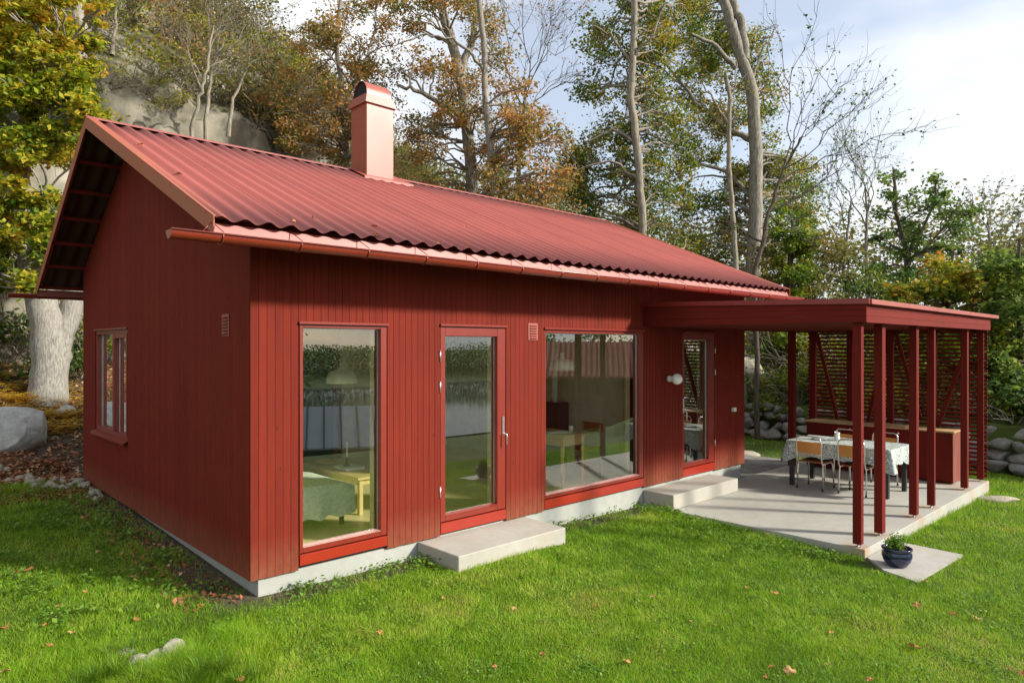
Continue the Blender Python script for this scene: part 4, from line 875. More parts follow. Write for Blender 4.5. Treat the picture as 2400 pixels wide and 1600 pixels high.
# ------------------------------------------------------------------ furniture inside
lamp_prof = [(.012, .27), (.03, .265), (.035, .20), (.06, .17), (.13, .15), (.17, .12), (.19, .06), (.19, 0), (.186, 0), (.186, .06), (.16, .11)]
for i, (lx, ly, lz, lab) in enumerate([(1.84, 1.69, 1.58, 'pale green pendant lamp seen through the tall left window'), (5.14, 1.05, 1.67, 'white green pendant lamp seen through the wide window')]):
    T = thing('pendant_lamp', (lx, ly, lz), lab, 'lamp', 'pendant lamps inside the cottage'); MB().lathe(lamp_prof, (0, 0, 0), 28).build('shade', M['shade_green'], T); MB().tube([(0, 0, .27), (0, 0, 2.5-lz)], .004, 6).build('cord', M['white_paint'], T); MB().ball((0, 0, .08), .04, 12, 8).build('bulb', M['opal'], T)
T = thing('coffee_table', (1.80, 1.20, FL), 'low oak table behind the tall left window', 'table'); top = .44
MB().box(-.06, .42, -.05, 1.35, top-.03, top, .004).build('tabletop', M['oak_table'], T)
for (x_, y_) in ((0, 0), (.36, 0), (0, 1.28), (.36, 1.28)): MB().box(x_-.025, x_+.025, y_-.025, y_+.025, 0, top-.031, .003).build('leg', M['oak_table'], T)
MB().box(-.03, .39, -.015, .005, top-.09, top-.031).box(-.035, -.015, .0, 1.3, top-.09, top-.031).build('apron', M['oak_table'], T)
zt = FL+top
set_props(MB().box(1.86, 2.12, 1.62, 1.95, zt+.001, zt+.035, .004).build('book', M['paper']), 'large white book lying on the low oak table', 'book')
T = thing('candlestick', (1.97, 1.80, zt+.036), 'dark candlestick with white candle standing on the book', 'candlestick'); MB().lathe([(0, 0), (.045, 0), (.045, .012), (.014, .02), (.012, .10), (.018, .11), (0, .111)], (0, 0, 0), 16).build('holder', M['black_leg'], T); MB().lathe([(.011, .105), (.010, .30), (0, .302)], (0, 0, 0), 10).build('candle', M['candle'], T)
T = thing('bowl', (1.93, 2.25, zt+.001), 'shallow glass dish at the far end of the low table', 'bowl'); MB().lathe([(0, 0), (.08, .0), (.16, .05), (.155, .052), (.07, .008), (0, .008)], (0, 0, 0), 20).build('dish', M['cup_board'], T)
T = thing('sofa', (1.0, 1.7, FL), 'low sofa covered with a mint green wool throw behind the left window', 'sofa')
MB().box(-.28, .5, -.80, .9, .14, .42, .05).build('seat', M['pillow'], T)
for (x_, y_) in ((-.2, -.74), (.42, -.74), (-.2, .8), (.42, .8)): MB().box(x_-.02, x_+.02, y_-.02, y_+.02, 0, .14).build('leg', M['black_leg'], T)
nu, nv = 30, 26; u = np.linspace(0, 1, nu); v_ = np.linspace(0, 1, nv); Uq, Vq = np.meshgrid(u, v_, indexing='ij')
th_x = -.30+Uq*.86; th_y = -.82+Vq*1.0; th_z = .46+.03*fbm(Uq*5, Vq*5)+0*Uq
edge = np.clip(.12-Vq, 0, 1)/.12; th_y = np.where(Vq < .12, -.83-.03*np.sin(Uq*17)*edge, -.83+(Vq-.12)/.88*1.0); th_z = np.where(Vq < .12, .44-edge*.31+.015*np.sin(Uq*23), th_z)
ex_ = np.clip((Uq-.86)/.14, 0, 1); th_x = np.where(Uq > .86, .53+.03*np.sin(Vq*19)*ex_, th_x); th_z = np.where(Uq > .86, np.minimum(th_z, .44-ex_*.26), th_z)
Vt = np.stack([th_x, th_y, th_z], -1).reshape(-1, 3); ii = np.arange(nu-1)[:, None]*nv+np.arange(nv-1)[None]; Ft = np.stack([ii, ii+nv, ii+nv+1, ii+1], -1).reshape(-1, 4)
link('throw', np_mesh('throw', Vt, Fq=Ft, smooth=True), M['throw_mint'], T)
MB().ball((-.12, .05, .60), .2, 16, 10, (.7, 1.1, .9)).build('pillow', M['pillow'], T)
# writing table, chair, book and cup behind the wide window
T = thing('writing_table', (4.90, 1.05, FL), 'small old wooden table with turned legs behind the wide window', 'table')
MB().box(-.27, .27, -.50, .50, .70, .725, .004).build('tabletop', M['oak_old'], T); MB().box(-.23, .23, -.45, -.425, .57, .699).box(-.24, -.215, -.424, .45, .57, .699).box(.215, .24, -.424, .45, .57, .699).box(-.214, .214, .42, .45, .57, .699).build('apron', M['oak_old'], T)
lp = [(.0, 0), (.018, 0), (.024, .06), (.016, .10), (.026, .14), (.030, .28), (.018, .33), (.028, .36), (.018, .40), (.030, .42), (.030, .57), (0, .57)]
for (x_, y_) in ((-.21, -.42), (.21, -.42), (-.21, .42), (.21, .42)): MB().lathe(lp, (x_, y_, 0), 12).build('leg', M['oak_old'], T)
tz = FL+.726
set_props(MB().prism([(4.68, .85, tz), (4.98, .72, tz), (5.02, .92, tz), (4.74, 1.05, tz)], (0, 0, .008)).build('open_book', M['paper']), 'open white magazine lying on the writing table', 'magazine')
T = thing('cup', (5.06, .80, tz), 'white beaker standing on the writing table', 'cup'); MB().lathe([(0, 0), (.026, 0), (.036, .085), (.033, .085), (.024, .006), (0, .006)], (0, 0, 0), 18).build('beaker', M['mug'], T)
T = thing('wooden_chair', (5.42, .86, FL), 'brown wooden chair with curved back rail beside the writing table', 'chair')
for (x_, y_, h_) in ((-.18, -.16, .44), (-.18, .16, .44), (.17, -.17, .80), (.17, .17, .80)): MB().tube([(x_, y_, 0), (x_, y_, h_)], [.013, .017], 8).build('leg', M['chair_wood'], T)
MB().box(-.2, .19, -.19, .19, .44, .465, .006).build('seat', M['seat_ply'], T)
mb = MB(); mb.prism([(.20-.03*math.cos((k-3)/3*1.2), -.2+.4*k/6, .68) for k in range(7)]+[(.215-.03*math.cos((k-3)/3*1.2), -.2+.4*k/6, .68) for k in range(6, -1, -1)], (0, 0, .14)); mb.build('backrest', M['seat_ply'], T)
for z_ in (.18, .30): MB().bar((-.18, -.16, z_), (.17, -.17, z_), .018, .02).bar((-.18, .16, z_), (.17, .17, z_), .018, .02).build('stretcher', M['chair_wood'], T)
T = thing('stove', (5.85, 1.86, FL), 'dark wood stove with white flue pipe behind the wide window', 'stove'); MB().box(-.13, .13, -.2, .2, .0, 1.05, .01).build('stove_body', M['inner_dark'], T); MB().tube([(0, 0, 1.05), (0, 0, 2.44)], .055, 16).build('flue_pipe', M['white_paint'], T)

# ------------------------------------------------------------------ terrace, steps, pergola
SZ = -.25
mb = MB(); mb.box(5.735, 11.42, -3.0, .028, -.75, SZ, .006)
for v_ in mb.bm.verts:                                  # slab top falls slightly to the far side
    if v_.co.z > -.4 and v_.co.y > -2.9 and False: pass
set_props(mb.build('terrace', M['slab']), 'pale concrete terrace slab under the red pergola', 'terrace', kind='structure')
MB_ = MB().box(5.755, 7.56, -.485, .026, SZ+.001, -.045, .008); set_props(MB_.build('concrete_step', M['concrete']), 'long concrete step in front of the pergola door', 'step')
set_props(MB().box(1.775, 3.33, -.66, .026, -.5, -.012, .008).build('concrete_step', M['concrete']), 'concrete step below the tall glass door, set in the lawn', 'step')
p = [(5.05, -3.62), (6.62, -3.70), (6.72, -3.02), (5.75, -3.01)]
set_props(MB().prism([(a, b, gz(a, b)-.1) for a, b in [(5.30, -3.64), (6.80, -3.70), (6.76, -3.02), (5.76, -3.02), (5.42, -3.3)]], (0, 0, .125)).build('paver', M['paver']), 'flat concrete paving slab on the lawn at the terrace corner', 'paving slab')
set_props(MB().box(8.75, 11.2, .04, 1.7, -.5, -.275, .01).build('gravel_strip', M['stone']), 'grey gravel strip between terrace and lawn beside the cottage', 'gravel', kind='structure')
pg = thing('pergola', (8.5, -1.5, SZ), 'flat roofed red timber pergola joined to the cottage end', 'pergola')
def PG(mb, name, mat, parent=pg, tint=False):
    o = mb.build(name, mat, parent, island_tint=tint)
    if parent is pg: o.location = (-8.5, 1.5, -SZ)
    return o
# posts
for X, w_ in ((5.80, .08), (6.495, .115), (7.775, .10), (8.54, .065), (10.285, .09), (11.29, .07)):
    zb = SZ+.035; yy = -2.905; P_ = PG(MB().box(X-w_/2, X+w_/2, yy-.047, yy+.047, zb, 2.305, .004), 'post', M['timber_post'])
    o = MB().tube([(X, yy, SZ), (X, yy, zb)], .012, 8).box(X-.035, X+.035, yy-.03, yy+.03, SZ+.001, SZ+.006).build('post_foot', M['galv'], P_)
for X in (10.28, 11.22):
    P_ = PG(MB().box(X-.045, X+.045, -.18, -.06, SZ+.03, 2.305, .004), 'post', M['timber_post']); MB().tube([(X, -.12, SZ), (X, -.12, SZ+.03)], .012, 8).build('post_foot', M['galv'], P_)
for Y in (-.82, -1.53, -2.22):
    PG(MB().box(11.18, 11.26, Y-.05, Y+.05, SZ+.03, 2.305, .004), 'post', M['timber_post'])
# diagonal braces of the screen
for (ya, za, yb, zb) in ((-.20, 2.28, -.60, .60), (-1.50, 2.28, -1.14, .60), (-1.62, 2.28, -2.02, .75), (-2.80, 2.28, -2.28, .60)):
    PG(MB().bar((11.21, ya, za), (11.21, yb, zb), .06, .05, (1, 0, 0)), 'brace', M['timber_post'])
# slats
for k in range(34):
    z_ = SZ+.10+k*.0735; PG(MB().box(11.302, 11.330, -3.0, .02, z_-.018, z_+.018), 'slat', M['timber_beam_y'])
# roof
zA, zB = 2.655, 2.560                                   # top at the wall, top at the outer edge
def rz(y): return zA+(zB-zA)*(-y/3.05)
mb = MB(); n_ = 3
for k in range(n_):                                     # left face boards
    f0, f1 = k/n_, (k+1)/n_; g = .0025
    zw0, zw1 = 2.318+(rz(-.0)-.05-2.318)*f0+g, 2.318+(rz(0)-.05-2.318)*f1; zo0, zo1 = 2.305+(rz(-3.0)-.05-2.305)*f0+g, 2.305+(rz(-3.0)-.05-2.305)*f1
    mb.prism([(5.72, -.001, zw0), (5.72, -3.022, zo0), (5.72, -3.022, zo1), (5.72, -.001, zw1)], (.022, 0, 0))
PG(mb, 'side_fascia', M['timber_beam_y'], tint=True)
mb = MB()
for k in range(n_):
    f0, f1 = k/n_, (k+1)/n_; a, b = 2.300+(.235)*f0+.0025, 2.300+.235*f1; mb.box(5.7425, 11.40, -3.022, -3.0, a, b)
PG(mb, 'front_fascia', M['timber_beam_x'], tint=True)
PG(MB().box(11.378, 11.40, -2.999, .0, 2.30, 2.54), 'side_fascia', M['timber_beam_y'])
PG(MB().box(8.70, 11.377, .0, .022, 2.30, 2.58), 'rear_fascia', M['timber_beam_x'])
PG(MB().box(5.7425, 11.377, -2.999, -.001, 2.318, 2.332), 'ceiling', M['timber_beam_x'])
mb = MB(); mb.prism([(5.735, .0, zA-.04), (5.735, -3.03, zB-.04), (5.735, -3.03, zB), (5.735, 0, zA)], (5.75, 0, 0)); PG(mb, 'roof_sheet', M['porch_flash'])
mb = MB(); mb.prism([(5.700, .0, rz(0)-.052), (5.700, -3.055, rz(-3.05)-.052), (5.700, -3.055, rz(-3.05)+.008), (5.700, 0, rz(0)+.008)], (.034, 0, 0)); PG(mb, 'edge_flashing', M['porch_flash'])
mb = MB()
for k, (xa, xb) in enumerate(((5.74, 8.2), (8.201, 9.9), (9.901, 11.72))): mb.box(xa, xb, -3.075-.002*k, -3.025, 2.505-.002*k, 2.562-.002*k, .004)
PG(mb, 'front_flashing', M['flash_metal'])
for x_, y_ in ((6.3, -.9), (7.1, -1.6), (8.1, -2.7), (9.4, -2.9)): pass

# cabinet along the screen
T = thing('outdoor_cabinet', (10.81, -1.45, SZ), 'long low red cabinet with weathered wooden top under the slatted screen', 'cabinet')
MB().box(-.19, .22, -1.20, 1.20, .02, .845, .003).build('body', M['timber_post'], T)
MB().box(-.205, .225, -1.222, -1.201, .02, .845).build('side_panel', M['cab_side'], T)
MB().box(-.23, .24, -1.24, 1.22, .847, .875, .004).build('countertop', M['oak_old'], T)
ys_ = [-1.195, -.93, -.30, .30, .75, 1.19]
for a, b in zip(ys_[:-1], ys_[1:]):
    d = MB().box(-.208, -.1905, a+.004, b-.004, .05, .835, .003).build('door', M['timber_post'], T)
    if b in (.30, -.30) or a in (.30,): MB().ball((-.222, (b if b != .75 else a)-.10*(1 if b != .75 else -1), .77), .020, 12, 8).build('knob', M['white_paint'], d)
    if a in (-.93,): 
        for z_ in (.16, .70): MB().tube([(-.212, a+.0, z_-.035), (-.212, a+.0, z_+.035)], .006, 6).build('hinge', M['galv'], d)
set_props(MB().box(10.62, 10.98, -1.95, -1.50, .627, .647, .004).build('chopping_board', M['cup_board']), 'pale wooden chopping board on the cabinet top', 'chopping board')
T = thing('tap', (10.86, -1.12, .626), 'small metal tap at the back of the cabinet top', 'tap'); MB().tube([(0, 0, 0), (0, 0, .10), (-.02, 0, .13), (-.08, 0, .13), (-.10, 0, .10)], .009, 8).build('spout', M['chrome'], T); MB().bar((0, -.04, .06), (0, .04, .06), .012, .012).build('tap_handle', M['chrome'], T)
# dining table
tx0, tx1, ty0, ty1 = 8.63, 9.53, -2.34, -.78
T = thing('dining_table', ((tx0+tx1)/2, (ty0+ty1)/2, SZ), 'dining table with square black legs under the patterned cloth', 'table')
hx, hy = (tx1-tx0)/2, (ty1-ty0)/2
MB().box(-hx+.01, hx-.01, -hy+.01, hy-.01, .70, .733, .003).build('tabletop', M['black_leg'], T)
for sx in (-1, 1):
    for sy in (-1, 1): MB().box(sx*(hx-.055)-.032, sx*(hx-.055)+.032, sy*(hy-.06)-.032, sy*(hy-.06)+.032, 0, .70, .003).build('leg', M['black_leg'], T)
# cloth: top plus hanging skirt with folds
def cloth():
    r = np.random.default_rng(3); n1 = 150; per = []; c = [(tx0-.006, ty0-.006), (tx1+.006, ty0-.006), (tx1+.006, ty1+.006), (tx0-.006, ty1+.006)]
    s = []; nrm = []
    for k in range(4):
        a, b = np.array(c[k]), np.array(c[(k+1) % 4]); L_ = np.linalg.norm(b-a); m_ = int(n1*L_/5); nn = np.array([(b-a)[1], -(b-a)[0]])/L_
        for j in range(m_):
            t_ = j/m_; s.append(a+(b-a)*t_); e0 = np.array(c[k-1]); q = nn.copy(); edge = min(t_, 1-t_)*L_
            if edge < .08:
                cc = nn+((-(b-a)/L_) if t_ < .5 else ((b-a)/L_))*(1-edge/.08)*1.0; q = cc/np.linalg.norm(cc)
            nrm.append((q, edge))
    P0 = np.array(s); n = len(P0); rows = 9; V = []; zt_ = SZ+.740
    for i_ in range(rows):
        f = i_/(rows-1)
        for j in range(n):
            q, edge = nrm[j]; drop = .235+.11*max(0, 1-edge/.30)+.012*math.sin(j*.7); side = P0[j][0] < tx0+.05
            fold = (.5+.5*math.sin(j*.55+1.3*math.sin(j*.13)))*.035*f + .09*f*max(0, 1-edge/.14)
            p_ = P0[j]+q*(fold+.004); V.append((p_[0], p_[1], zt_-.004*(f > 0)-drop*f))
    V = np.array(V); i0 = np.arange(rows-1)[:, None]*n; j0 = np.arange(n)[None]; j1 = (j0+1) % n
    F = np.stack([i0+j0, i0+n+j0, i0+n+j1, i0+j1], -1).reshape(-1, 4)
    me = bpy.data.meshes.new('cloth'); me.from_pydata([tuple(x) for x in V], [], [tuple(int(k) for k in f) for f in F]+[tuple(range(n))]); me.update()
    for p_ in me.polygons: p_.use_smooth = len(p_.vertices) == 4
    return me
set_props(link('tablecloth', cloth(), M['cloth']), 'grey green tablecloth with white swirls on the terrace table', 'tablecloth')
# tubular chairs
def chair_proto():
    T = thing('terrace_chair', (0, 0, SZ), 'x', 'chair'); mb = MB(); w_ = .195
    arc = [(-.225, w_-.0, .46), (-.235, w_, .60), (-.25, w_, .78), (-.252, w_-.015, .82), (-.253, w_-.05, .848), (-.253, 0, .852)]
    full = arc+[(p[0], -p[1], p[2]) for p in arc[-2::-1]]
    mb.tube([(-.215, w_+.01, 0.02), (-.19, w_+.006, .30), (-.185, w_+.003, .385), (-.195, w_, .42)]+full+[(-.195, -w_, .42), (-.185, -w_-.003, .385), (-.19, -w_-.006, .30), (-.215, -w_-.01, .02)], .0115, 10)
    mb.build('frame', M['chrome'], T)
    for s_ in (-1, 1): MB().tube([(-.19, s_*w_, .415), (.10, s_*(w_-.005), .425), (.155, s_*w_, .405), (.178, s_*w_, .36), (.205, s_*(w_+.012), .02)], .0115, 10).build('leg', M['chrome'], T)
    for (x_, y_) in ((-.215, w_+.01), (-.215, -w_-.01), (.205, w_+.012), (.205, -w_-.012)): MB().tube([(x_, y_, .001), (x_, y_, .035)], .015, 8).build('foot_cap', M['rubber'], T)
    mb = MB(); n = 10; mb.prism([(-.232-.028*math.cos((k/n-.5)*2.4), -w_+.012+(2*w_-.024)*k/n, .585) for k in range(n+1)]+[(-.222-.028*math.cos((k/n-.5)*2.4), -w_+.012+(2*w_-.024)*k/n, .585) for k in range(n, -1, -1)], (-.012, 0, .18)); mb.build('backrest', M['ply'], T)
    mb = MB(); mb.prism([(-.185, -.19, .43), (.16, -.20, .435), (.185, -.16, .432), (.185, .16, .432), (.16, .20, .435), (-.185, .19, .43)], (0, 0, .014)); mb.build('seat', M['seat_ply'], T)
    return T
pc = chair_proto()
for i, (x_, y_, rz_, lab) in enumerate([(8.72, -1.21, 0, 'chair nearest the cottage with orange plywood back, near side of the table'), (8.77, -1.84, 0, 'orange backed tubular chair on the near side, partly behind the first pergola post'),
                                       (9.60, -1.28, math.pi, 'far side chair nearer the cottage, its rail above the cloth left of the mugs'), (9.63, -1.86, math.pi, 'far side chair seen between the second and third pergola posts')]):
    c = pc if i == 0 else copy_tree(pc); c.location = (x_, y_, SZ); c.rotation_euler = (0, 0, rz_+random.uniform(-.05, .05)); set_props(c, lab, 'chair', 'chairs around the terrace table')
tz = SZ+.742
for i, (x_, y_, z_, lab, tl) in enumerate([(9.10, -1.40, tz, 'lower white mug standing on the tablecloth', 0), (9.095, -1.395, tz+.062, 'upper white mug stacked tilted in the lower mug', .18)]):
    T = thing('mug', (x_, y_, z_), lab, 'mug'); T.rotation_euler = (tl, -tl, 0); MB().lathe([(0, 0), (.036, 0), (.042, .08), (.039, .08), (.033, .006), (0, .006)], (0, 0, 0), 20).build('bowl', M['mug'], T)
set_props(MB().lathe([(0, 0), (.07, .0), (.12, .014), (.12, .018), (.07, .006), (0, .006)], (9.02, -1.15, tz), 24).build('plate', M['mug']), 'flat white plate on the tablecloth beside the mugs', 'plate')
# flower pot
pp = at(2102, 1325, 1.0); d_ = (2.04+.345)*CF/(1326-HY); pb = at(2102, 1326, d_)
T = thing('flower_pot', (pb[0], pb[1], gz(pb[0], pb[1])+.028), 'glazed dark blue flower pot with small leafy plant at the terrace corner', 'flower pot')
MB().lathe([(0, 0), (.085, 0), (.10, .008), (.135, .06), (.150, .11), (.146, .15), (.132, .172), (.150, .180), (.152, .195), (.143, .200), (.128, .19), (.125, .165)], (0, 0, 0), 40).build('pot', M['glaze_blue'], T)
MB().lathe([(0, .172), (.128, .168)], (0, 0, 0), 20).build('soil', M['pot_soil'], T)
r = np.random.default_rng(9); W = Wood(); 
for _ in range(46):
    a_ = r.uniform(0, 6.28); q = np.array([math.cos(a_), math.sin(a_), 0])*r.uniform(.0, .15); e = q+np.array([0, 0, .20+r.uniform(.05, .15)-.3*np.linalg.norm(q)]); W.add(curve((q[0]*.3, q[1]*.3, .17), e, 5, .3, 0, r), np.linspace(.003, .0012, 5), 3)
link('stem', W.mesh('pot_stem'), M['leaf_weed'], T)
C_ = np.concatenate(W.V); C_ = C_[r.integers(0, len(C_), 1500)]+r.normal(size=(1500, 3))*.012; C_[:, 2] = np.maximum(C_[:, 2], .185); v_, f_, _ = leaves(C_, .022, None, r=r)
link('foliage', np_mesh('pot_fol', v_, Fq=f_, tint=np.clip(r.normal(.5, .3, 1500), 0, 1)), M['leaf_weed'], T)

# ------------------------------------------------------------------ stones
def stone_np(c, s, seed, sub=3, rough=.16, kn_=(.55, .85), nk=7):
    bm = bmesh.new(); bmesh.ops.create_icosphere(bm, subdivisions=sub, radius=1); V = np.array([v.co[:] for v in bm.verts]); F = np.array([[v.index for v in f.verts] for f in bm.faces]); bm.free()
    r = np.random.default_rng(seed); 
    for _ in range(nk):                                  # knock flat facets
        n = r.normal(size=3); n /= np.linalg.norm(n); d = V@n; k = r.uniform(*kn_); V = V-np.outer(np.clip(d-k, 0, 1), n)*.9
    V = V*(1+rough*(fbm(V[:, 0]*1.5+seed, V[:, 1]*1.5, V[:, 2]*1.5, 3, seed)[:, None]-.4)+rough*.35*(fbm(V[:, 0]*5+seed, V[:, 1]*5, V[:, 2]*5, 4, seed+2)[:, None]-.45)); return V*np.array(s)+np.array(c), F
def stone_obj(name, c, s, seed, mat, rz_=0, sub=3):
    V, F = stone_np((0, 0, 0), s, seed, sub); o = link(name, np_mesh(name, V, Ft=F, smooth=True), M[mat]); o.location = c; o.rotation_euler = (0, 0, rz_); return o
# dry stone wall
r = np.random.default_rng(31); VV = []; FF = []; TT = []; n_ = 0; wy = np.arange(-5.0, 7.5, .34); sd = 0
wl = [(float(xw(y)), y) for y in wy]
wl += [(15.0-.9*k*.36, 7.6+.12*k*.36) for k in range(1, 18)]
for lay in range(4):
    for (x_, y_) in wl:
        if r.random() < .05: continue
        sd += 1; s = np.array([r.uniform(.18, .30), r.uniform(.16, .34), r.uniform(.13, .22)])*(1.2-.12*lay); b = float(ground_z(x_-.35, y_))
        c = (x_-.05+.07*lay+r.uniform(-.06, .06), y_+r.uniform(-.1, .1), b+.10+.235*lay+r.uniform(-.03, .03)); V, F = stone_np((0, 0, 0), s, sd, 2, .15, (.38, .66), 13); V = V+np.array(c); an = r.uniform(-.6, .6)
        d = V-c; V = np.stack([c[0]+d[:, 0]*math.cos(an)-d[:, 1]*math.sin(an), c[1]+d[:, 0]*math.sin(an)+d[:, 1]*math.cos(an), V[:, 2]], 1); VV.append(V); FF.append(F+n_); n_ += len(V)
set_props(link('stone_wall', np_mesh('stone_wall', np.concatenate(VV), Ft=np.concatenate(FF)), M['stone']), 'low dry stone wall of rough grey fieldstones behind the pergola', 'stone wall')
# boulders
bo = at(48, 1000, 11.5)
set_props(stone_obj('boulder', (bo[0]-.10, bo[1], gz(bo[0], bo[1])+.22), (.60, .46, .42), 15, 'boulder', .3, 6), 'large pale grey boulder at the left picture edge', 'boulder')
bo = at(152, 928, 13.0); set_props(stone_obj('boulder', (bo[0], bo[1], gz(bo[0], bo[1])+.04), (.19, .16, .11), 6, 'boulder'), 'small grey boulder in orange leaves below the oak', 'boulder')
bo = at(1742, 885, 20.0); set_props(stone_obj('boulder', (bo[0], bo[1], bo[2]), (.55, .6, .62), 8, 'pebble', 0, 5), 'tall pale boulder half hidden behind the cottage end wall', 'boulder')
bo = at(1770, 1050, 15.2); set_props(stone_obj('boulder', (bo[0]-.2, bo[1]+.1, gz(bo[0], bo[1])), (.35, .28, .09), 9, 'pebble'), 'flat pale stone in the grass behind the cottage corner', 'boulder')
bo = at(2335, 1158, 10.9); set_props(stone_obj('boulder', (bo[0]+.1, bo[1], gz(bo[0], bo[1])+.0), (.36, .13, .09), 12, 'pebble', -.9), 'long low pale stone by the far terrace corner', 'boulder')
def lawn_stone(px_, py_, s, seed, lab, rz_=0):
    d = (2.04+.25)*CF/(py_-HY); p = at(px_, py_, d); set_props(stone_obj('field_stone', (p[0], p[1], gz(p[0], p[1])+s[2]*.25), s, seed, 'field', rz_, 5), lab, 'stone')
lawn_stone(406, 1562, (.10, .075, .09), 21, 'whitest stone in the long grass near the bottom edge', .5); lawn_stone(362, 1578, (.13, .06, .06), 22, 'long buff stone left of the whitest stone in the grass', .9); lawn_stone(322, 1590, (.085, .07, .06), 23, 'round stone nearest the bottom edge in the grass')
lawn_stone(296, 1565, (.07, .05, .035), 24, 'small mossy stone half hidden in the long grass')
# border of cobbles at the back left
r = np.random.default_rng(8); pm = [stone_np((0, 0, 0), (1, .72, .6), 50+k, 2, .12) for k in range(5)]; pmm = [np_mesh('cobble', V, Ft=F, smooth=True) for V, F in pm]
for m_ in pmm: m_.materials.append(M['pebble'])
for k in range(56):
    px_ = r.uniform(-60, 235); py_ = np.interp(px_, [-60, 0, 60, 120, 190, 235], [1122, 1120, 1123, 1130, 1126, 1160])+r.uniform(-10, 13); s = r.uniform(.05, .11); d = (2.04-.04)*CF/(py_-HY); p = at(px_, py_, d)
    if p[0] > -.06: continue
    o = bpy.data.objects.new('cobble', pmm[k % 5]); COL.objects.link(o); o.location = (p[0], p[1], gz(p[0], p[1])+s*.3); o.scale = (s, s, s); o.rotation_euler = (r.uniform(-.3, .3), r.uniform(-.3, .3), r.uniform(0, 6)); set_props(o, 'rounded tan cobble in the loose border at the back left cottage corner', 'cobble', 'cobble border at the back left')
# dry leaves on the lawn, one object each
def leaf_shape(seed, lob=5):
    r = np.random.default_rng(seed); n = 22; V = [(0, 0, .004)]; 
    for k in range(n):
        a = 2*math.pi*k/n; rr = .55+.45*abs(math.cos(a*lob/2))+r.uniform(-.08, .08); V.append((rr*math.cos(a), rr*math.sin(a)*.8, .16*math.sin(a*2+seed)+.10*r.normal()))
    F = [(0, k+1, (k+1) % n+1) for k in range(n)]; me = bpy.data.meshes.new('fallen_leaf'); me.from_pydata(V+[(-1.5, .05, 0), (-.9, .0, .02), (-.9, .03, .02)], [], F+[(n+1, n+2, n+3)]); me.update()
    t = me.attributes.new('tint', 'FLOAT', 'FACE'); t.data.foreach_set('value', [r.uniform(.2, .9)]*len(me.polygons)); me.materials.append(M['dry_leaf']); return me
lm = [leaf_shape(k, 5 if k % 2 else 3) for k in range(8)]; r = np.random.default_rng(77)
known = [(1750, 1375, .035), (1817, 1387, .045), (2170, 1360, .035), (2148, 1416, .05), (2237, 1437, .055), (2290, 1447, .05), (2143, 1513, .065), (1852, 1570, .07), (1808, 1560, .04), (1468, 1547, .045), (1992, 1435, .03), (2038, 1590, .04), (1792, 1583, .03), (2364, 1564, .035), (2393, 1575, .04), (1615, 1453, .03), (1674, 1464, .03), (1636, 1213, .035), (1797, 1250, .03), (1395, 1418, .035), (12, 1468, .05), (170, 1480, .045), (115, 1510, .035), (228, 1292, .04), (66, 1333, .05), (37, 1338, .035), (5, 1572, .06), (137, 1418, .035), (108, 1462, .035), (313, 1350, .045), (320, 1449, .04), (556, 1530, .04), (565, 1590, .04), (200, 1384, .03), (1530, 1395, .03), (1948, 1480, .03), (1272, 1530, .03), (1205, 1425, .03), (1160, 1560, .03), (1940, 1555, .03), (890, 1480, .03), (1040, 1400, .03)]
ORD = ['first', 'second', 'third', 'fourth', 'fifth', 'sixth', 'seventh', 'eighth', 'ninth', 'tenth', 'eleventh', 'twelfth', 'thirteenth', 'fourteenth']
def zone(x, y):
    if x < 260: return 'on the lawn at the far left' if y < 1400 else 'in the lower left grass'
    if x < 650: return 'on the lawn by the foreground stones'
    if x < 1300: return 'on the lawn before the tall windows'
    if x < 1700: return 'on the lawn in front of the terrace' if y < 1500 else 'at the bottom centre of the lawn'
    if y < 1300: return 'beside the terrace edge'
    return 'on the lawn below the paver' if y < 1465 else 'in the lower right grass'
zn = {}
for q_ in sorted(known): zn.setdefault(zone(q_[0], q_[1]), []).append(q_)
for k, (px_, py_, s) in enumerate(known):
    z = -.3 if px_ > 700 else -.2; 
    for _ in range(3): d = (2.04-z)*CF/(py_-HY); p = at(px_, py_, d); z = gz(p[0], p[1])+.04
    o = bpy.data.objects.new('fallen_leaf', lm[k % 8]); COL.objects.link(o); o.location = (p[0], p[1], z); s *= .85; o.scale = (s, s, s); o.rotation_euler = (r.uniform(-.35, .35), r.uniform(-.35, .35), r.uniform(0, 6.3)); s_0 = known[k][2]; zz_ = zone(px_, py_); set_props(o, ('large' if s_0 > .045 else 'small' if s_0 < .035 else 'curled')+' dry leaf '+zz_+', '+ORD[zn[zz_].index(known[k])]+' from the left there', 'fallen leaf', 'fallen leaves on the lawn')
for k, (x_, y_) in enumerate([(.25, -.35), (.5, -.2), (2.05, -.46), (.95, -.48), (1.62, -.5), (1.2, -.1), (-.3, .9), (-.28, 2.2), (2.8, .5)]):
    z = float(roof_z(y_))+.02 if y_ < .6 and x_ > 0 else float(roof_z(y_)); 
    o = bpy.data.objects.new('fallen_leaf', lm[(k+3) % 8]); COL.objects.link(o); o.location = (x_, y_, float(roof_z(y_))+.022); o.scale = (.045,)*3; o.rotation_euler = (.4, .1, k*1.3); set_props(o, 'dry leaf on the corrugated roof, '+ORD[sorted([.25, .5, 2.05, .95, 1.62, 1.2, -.3, -.28, 2.8]).index(x_)]+' along the eave from the gable corner', 'fallen leaf', 'fallen leaves on the roof')
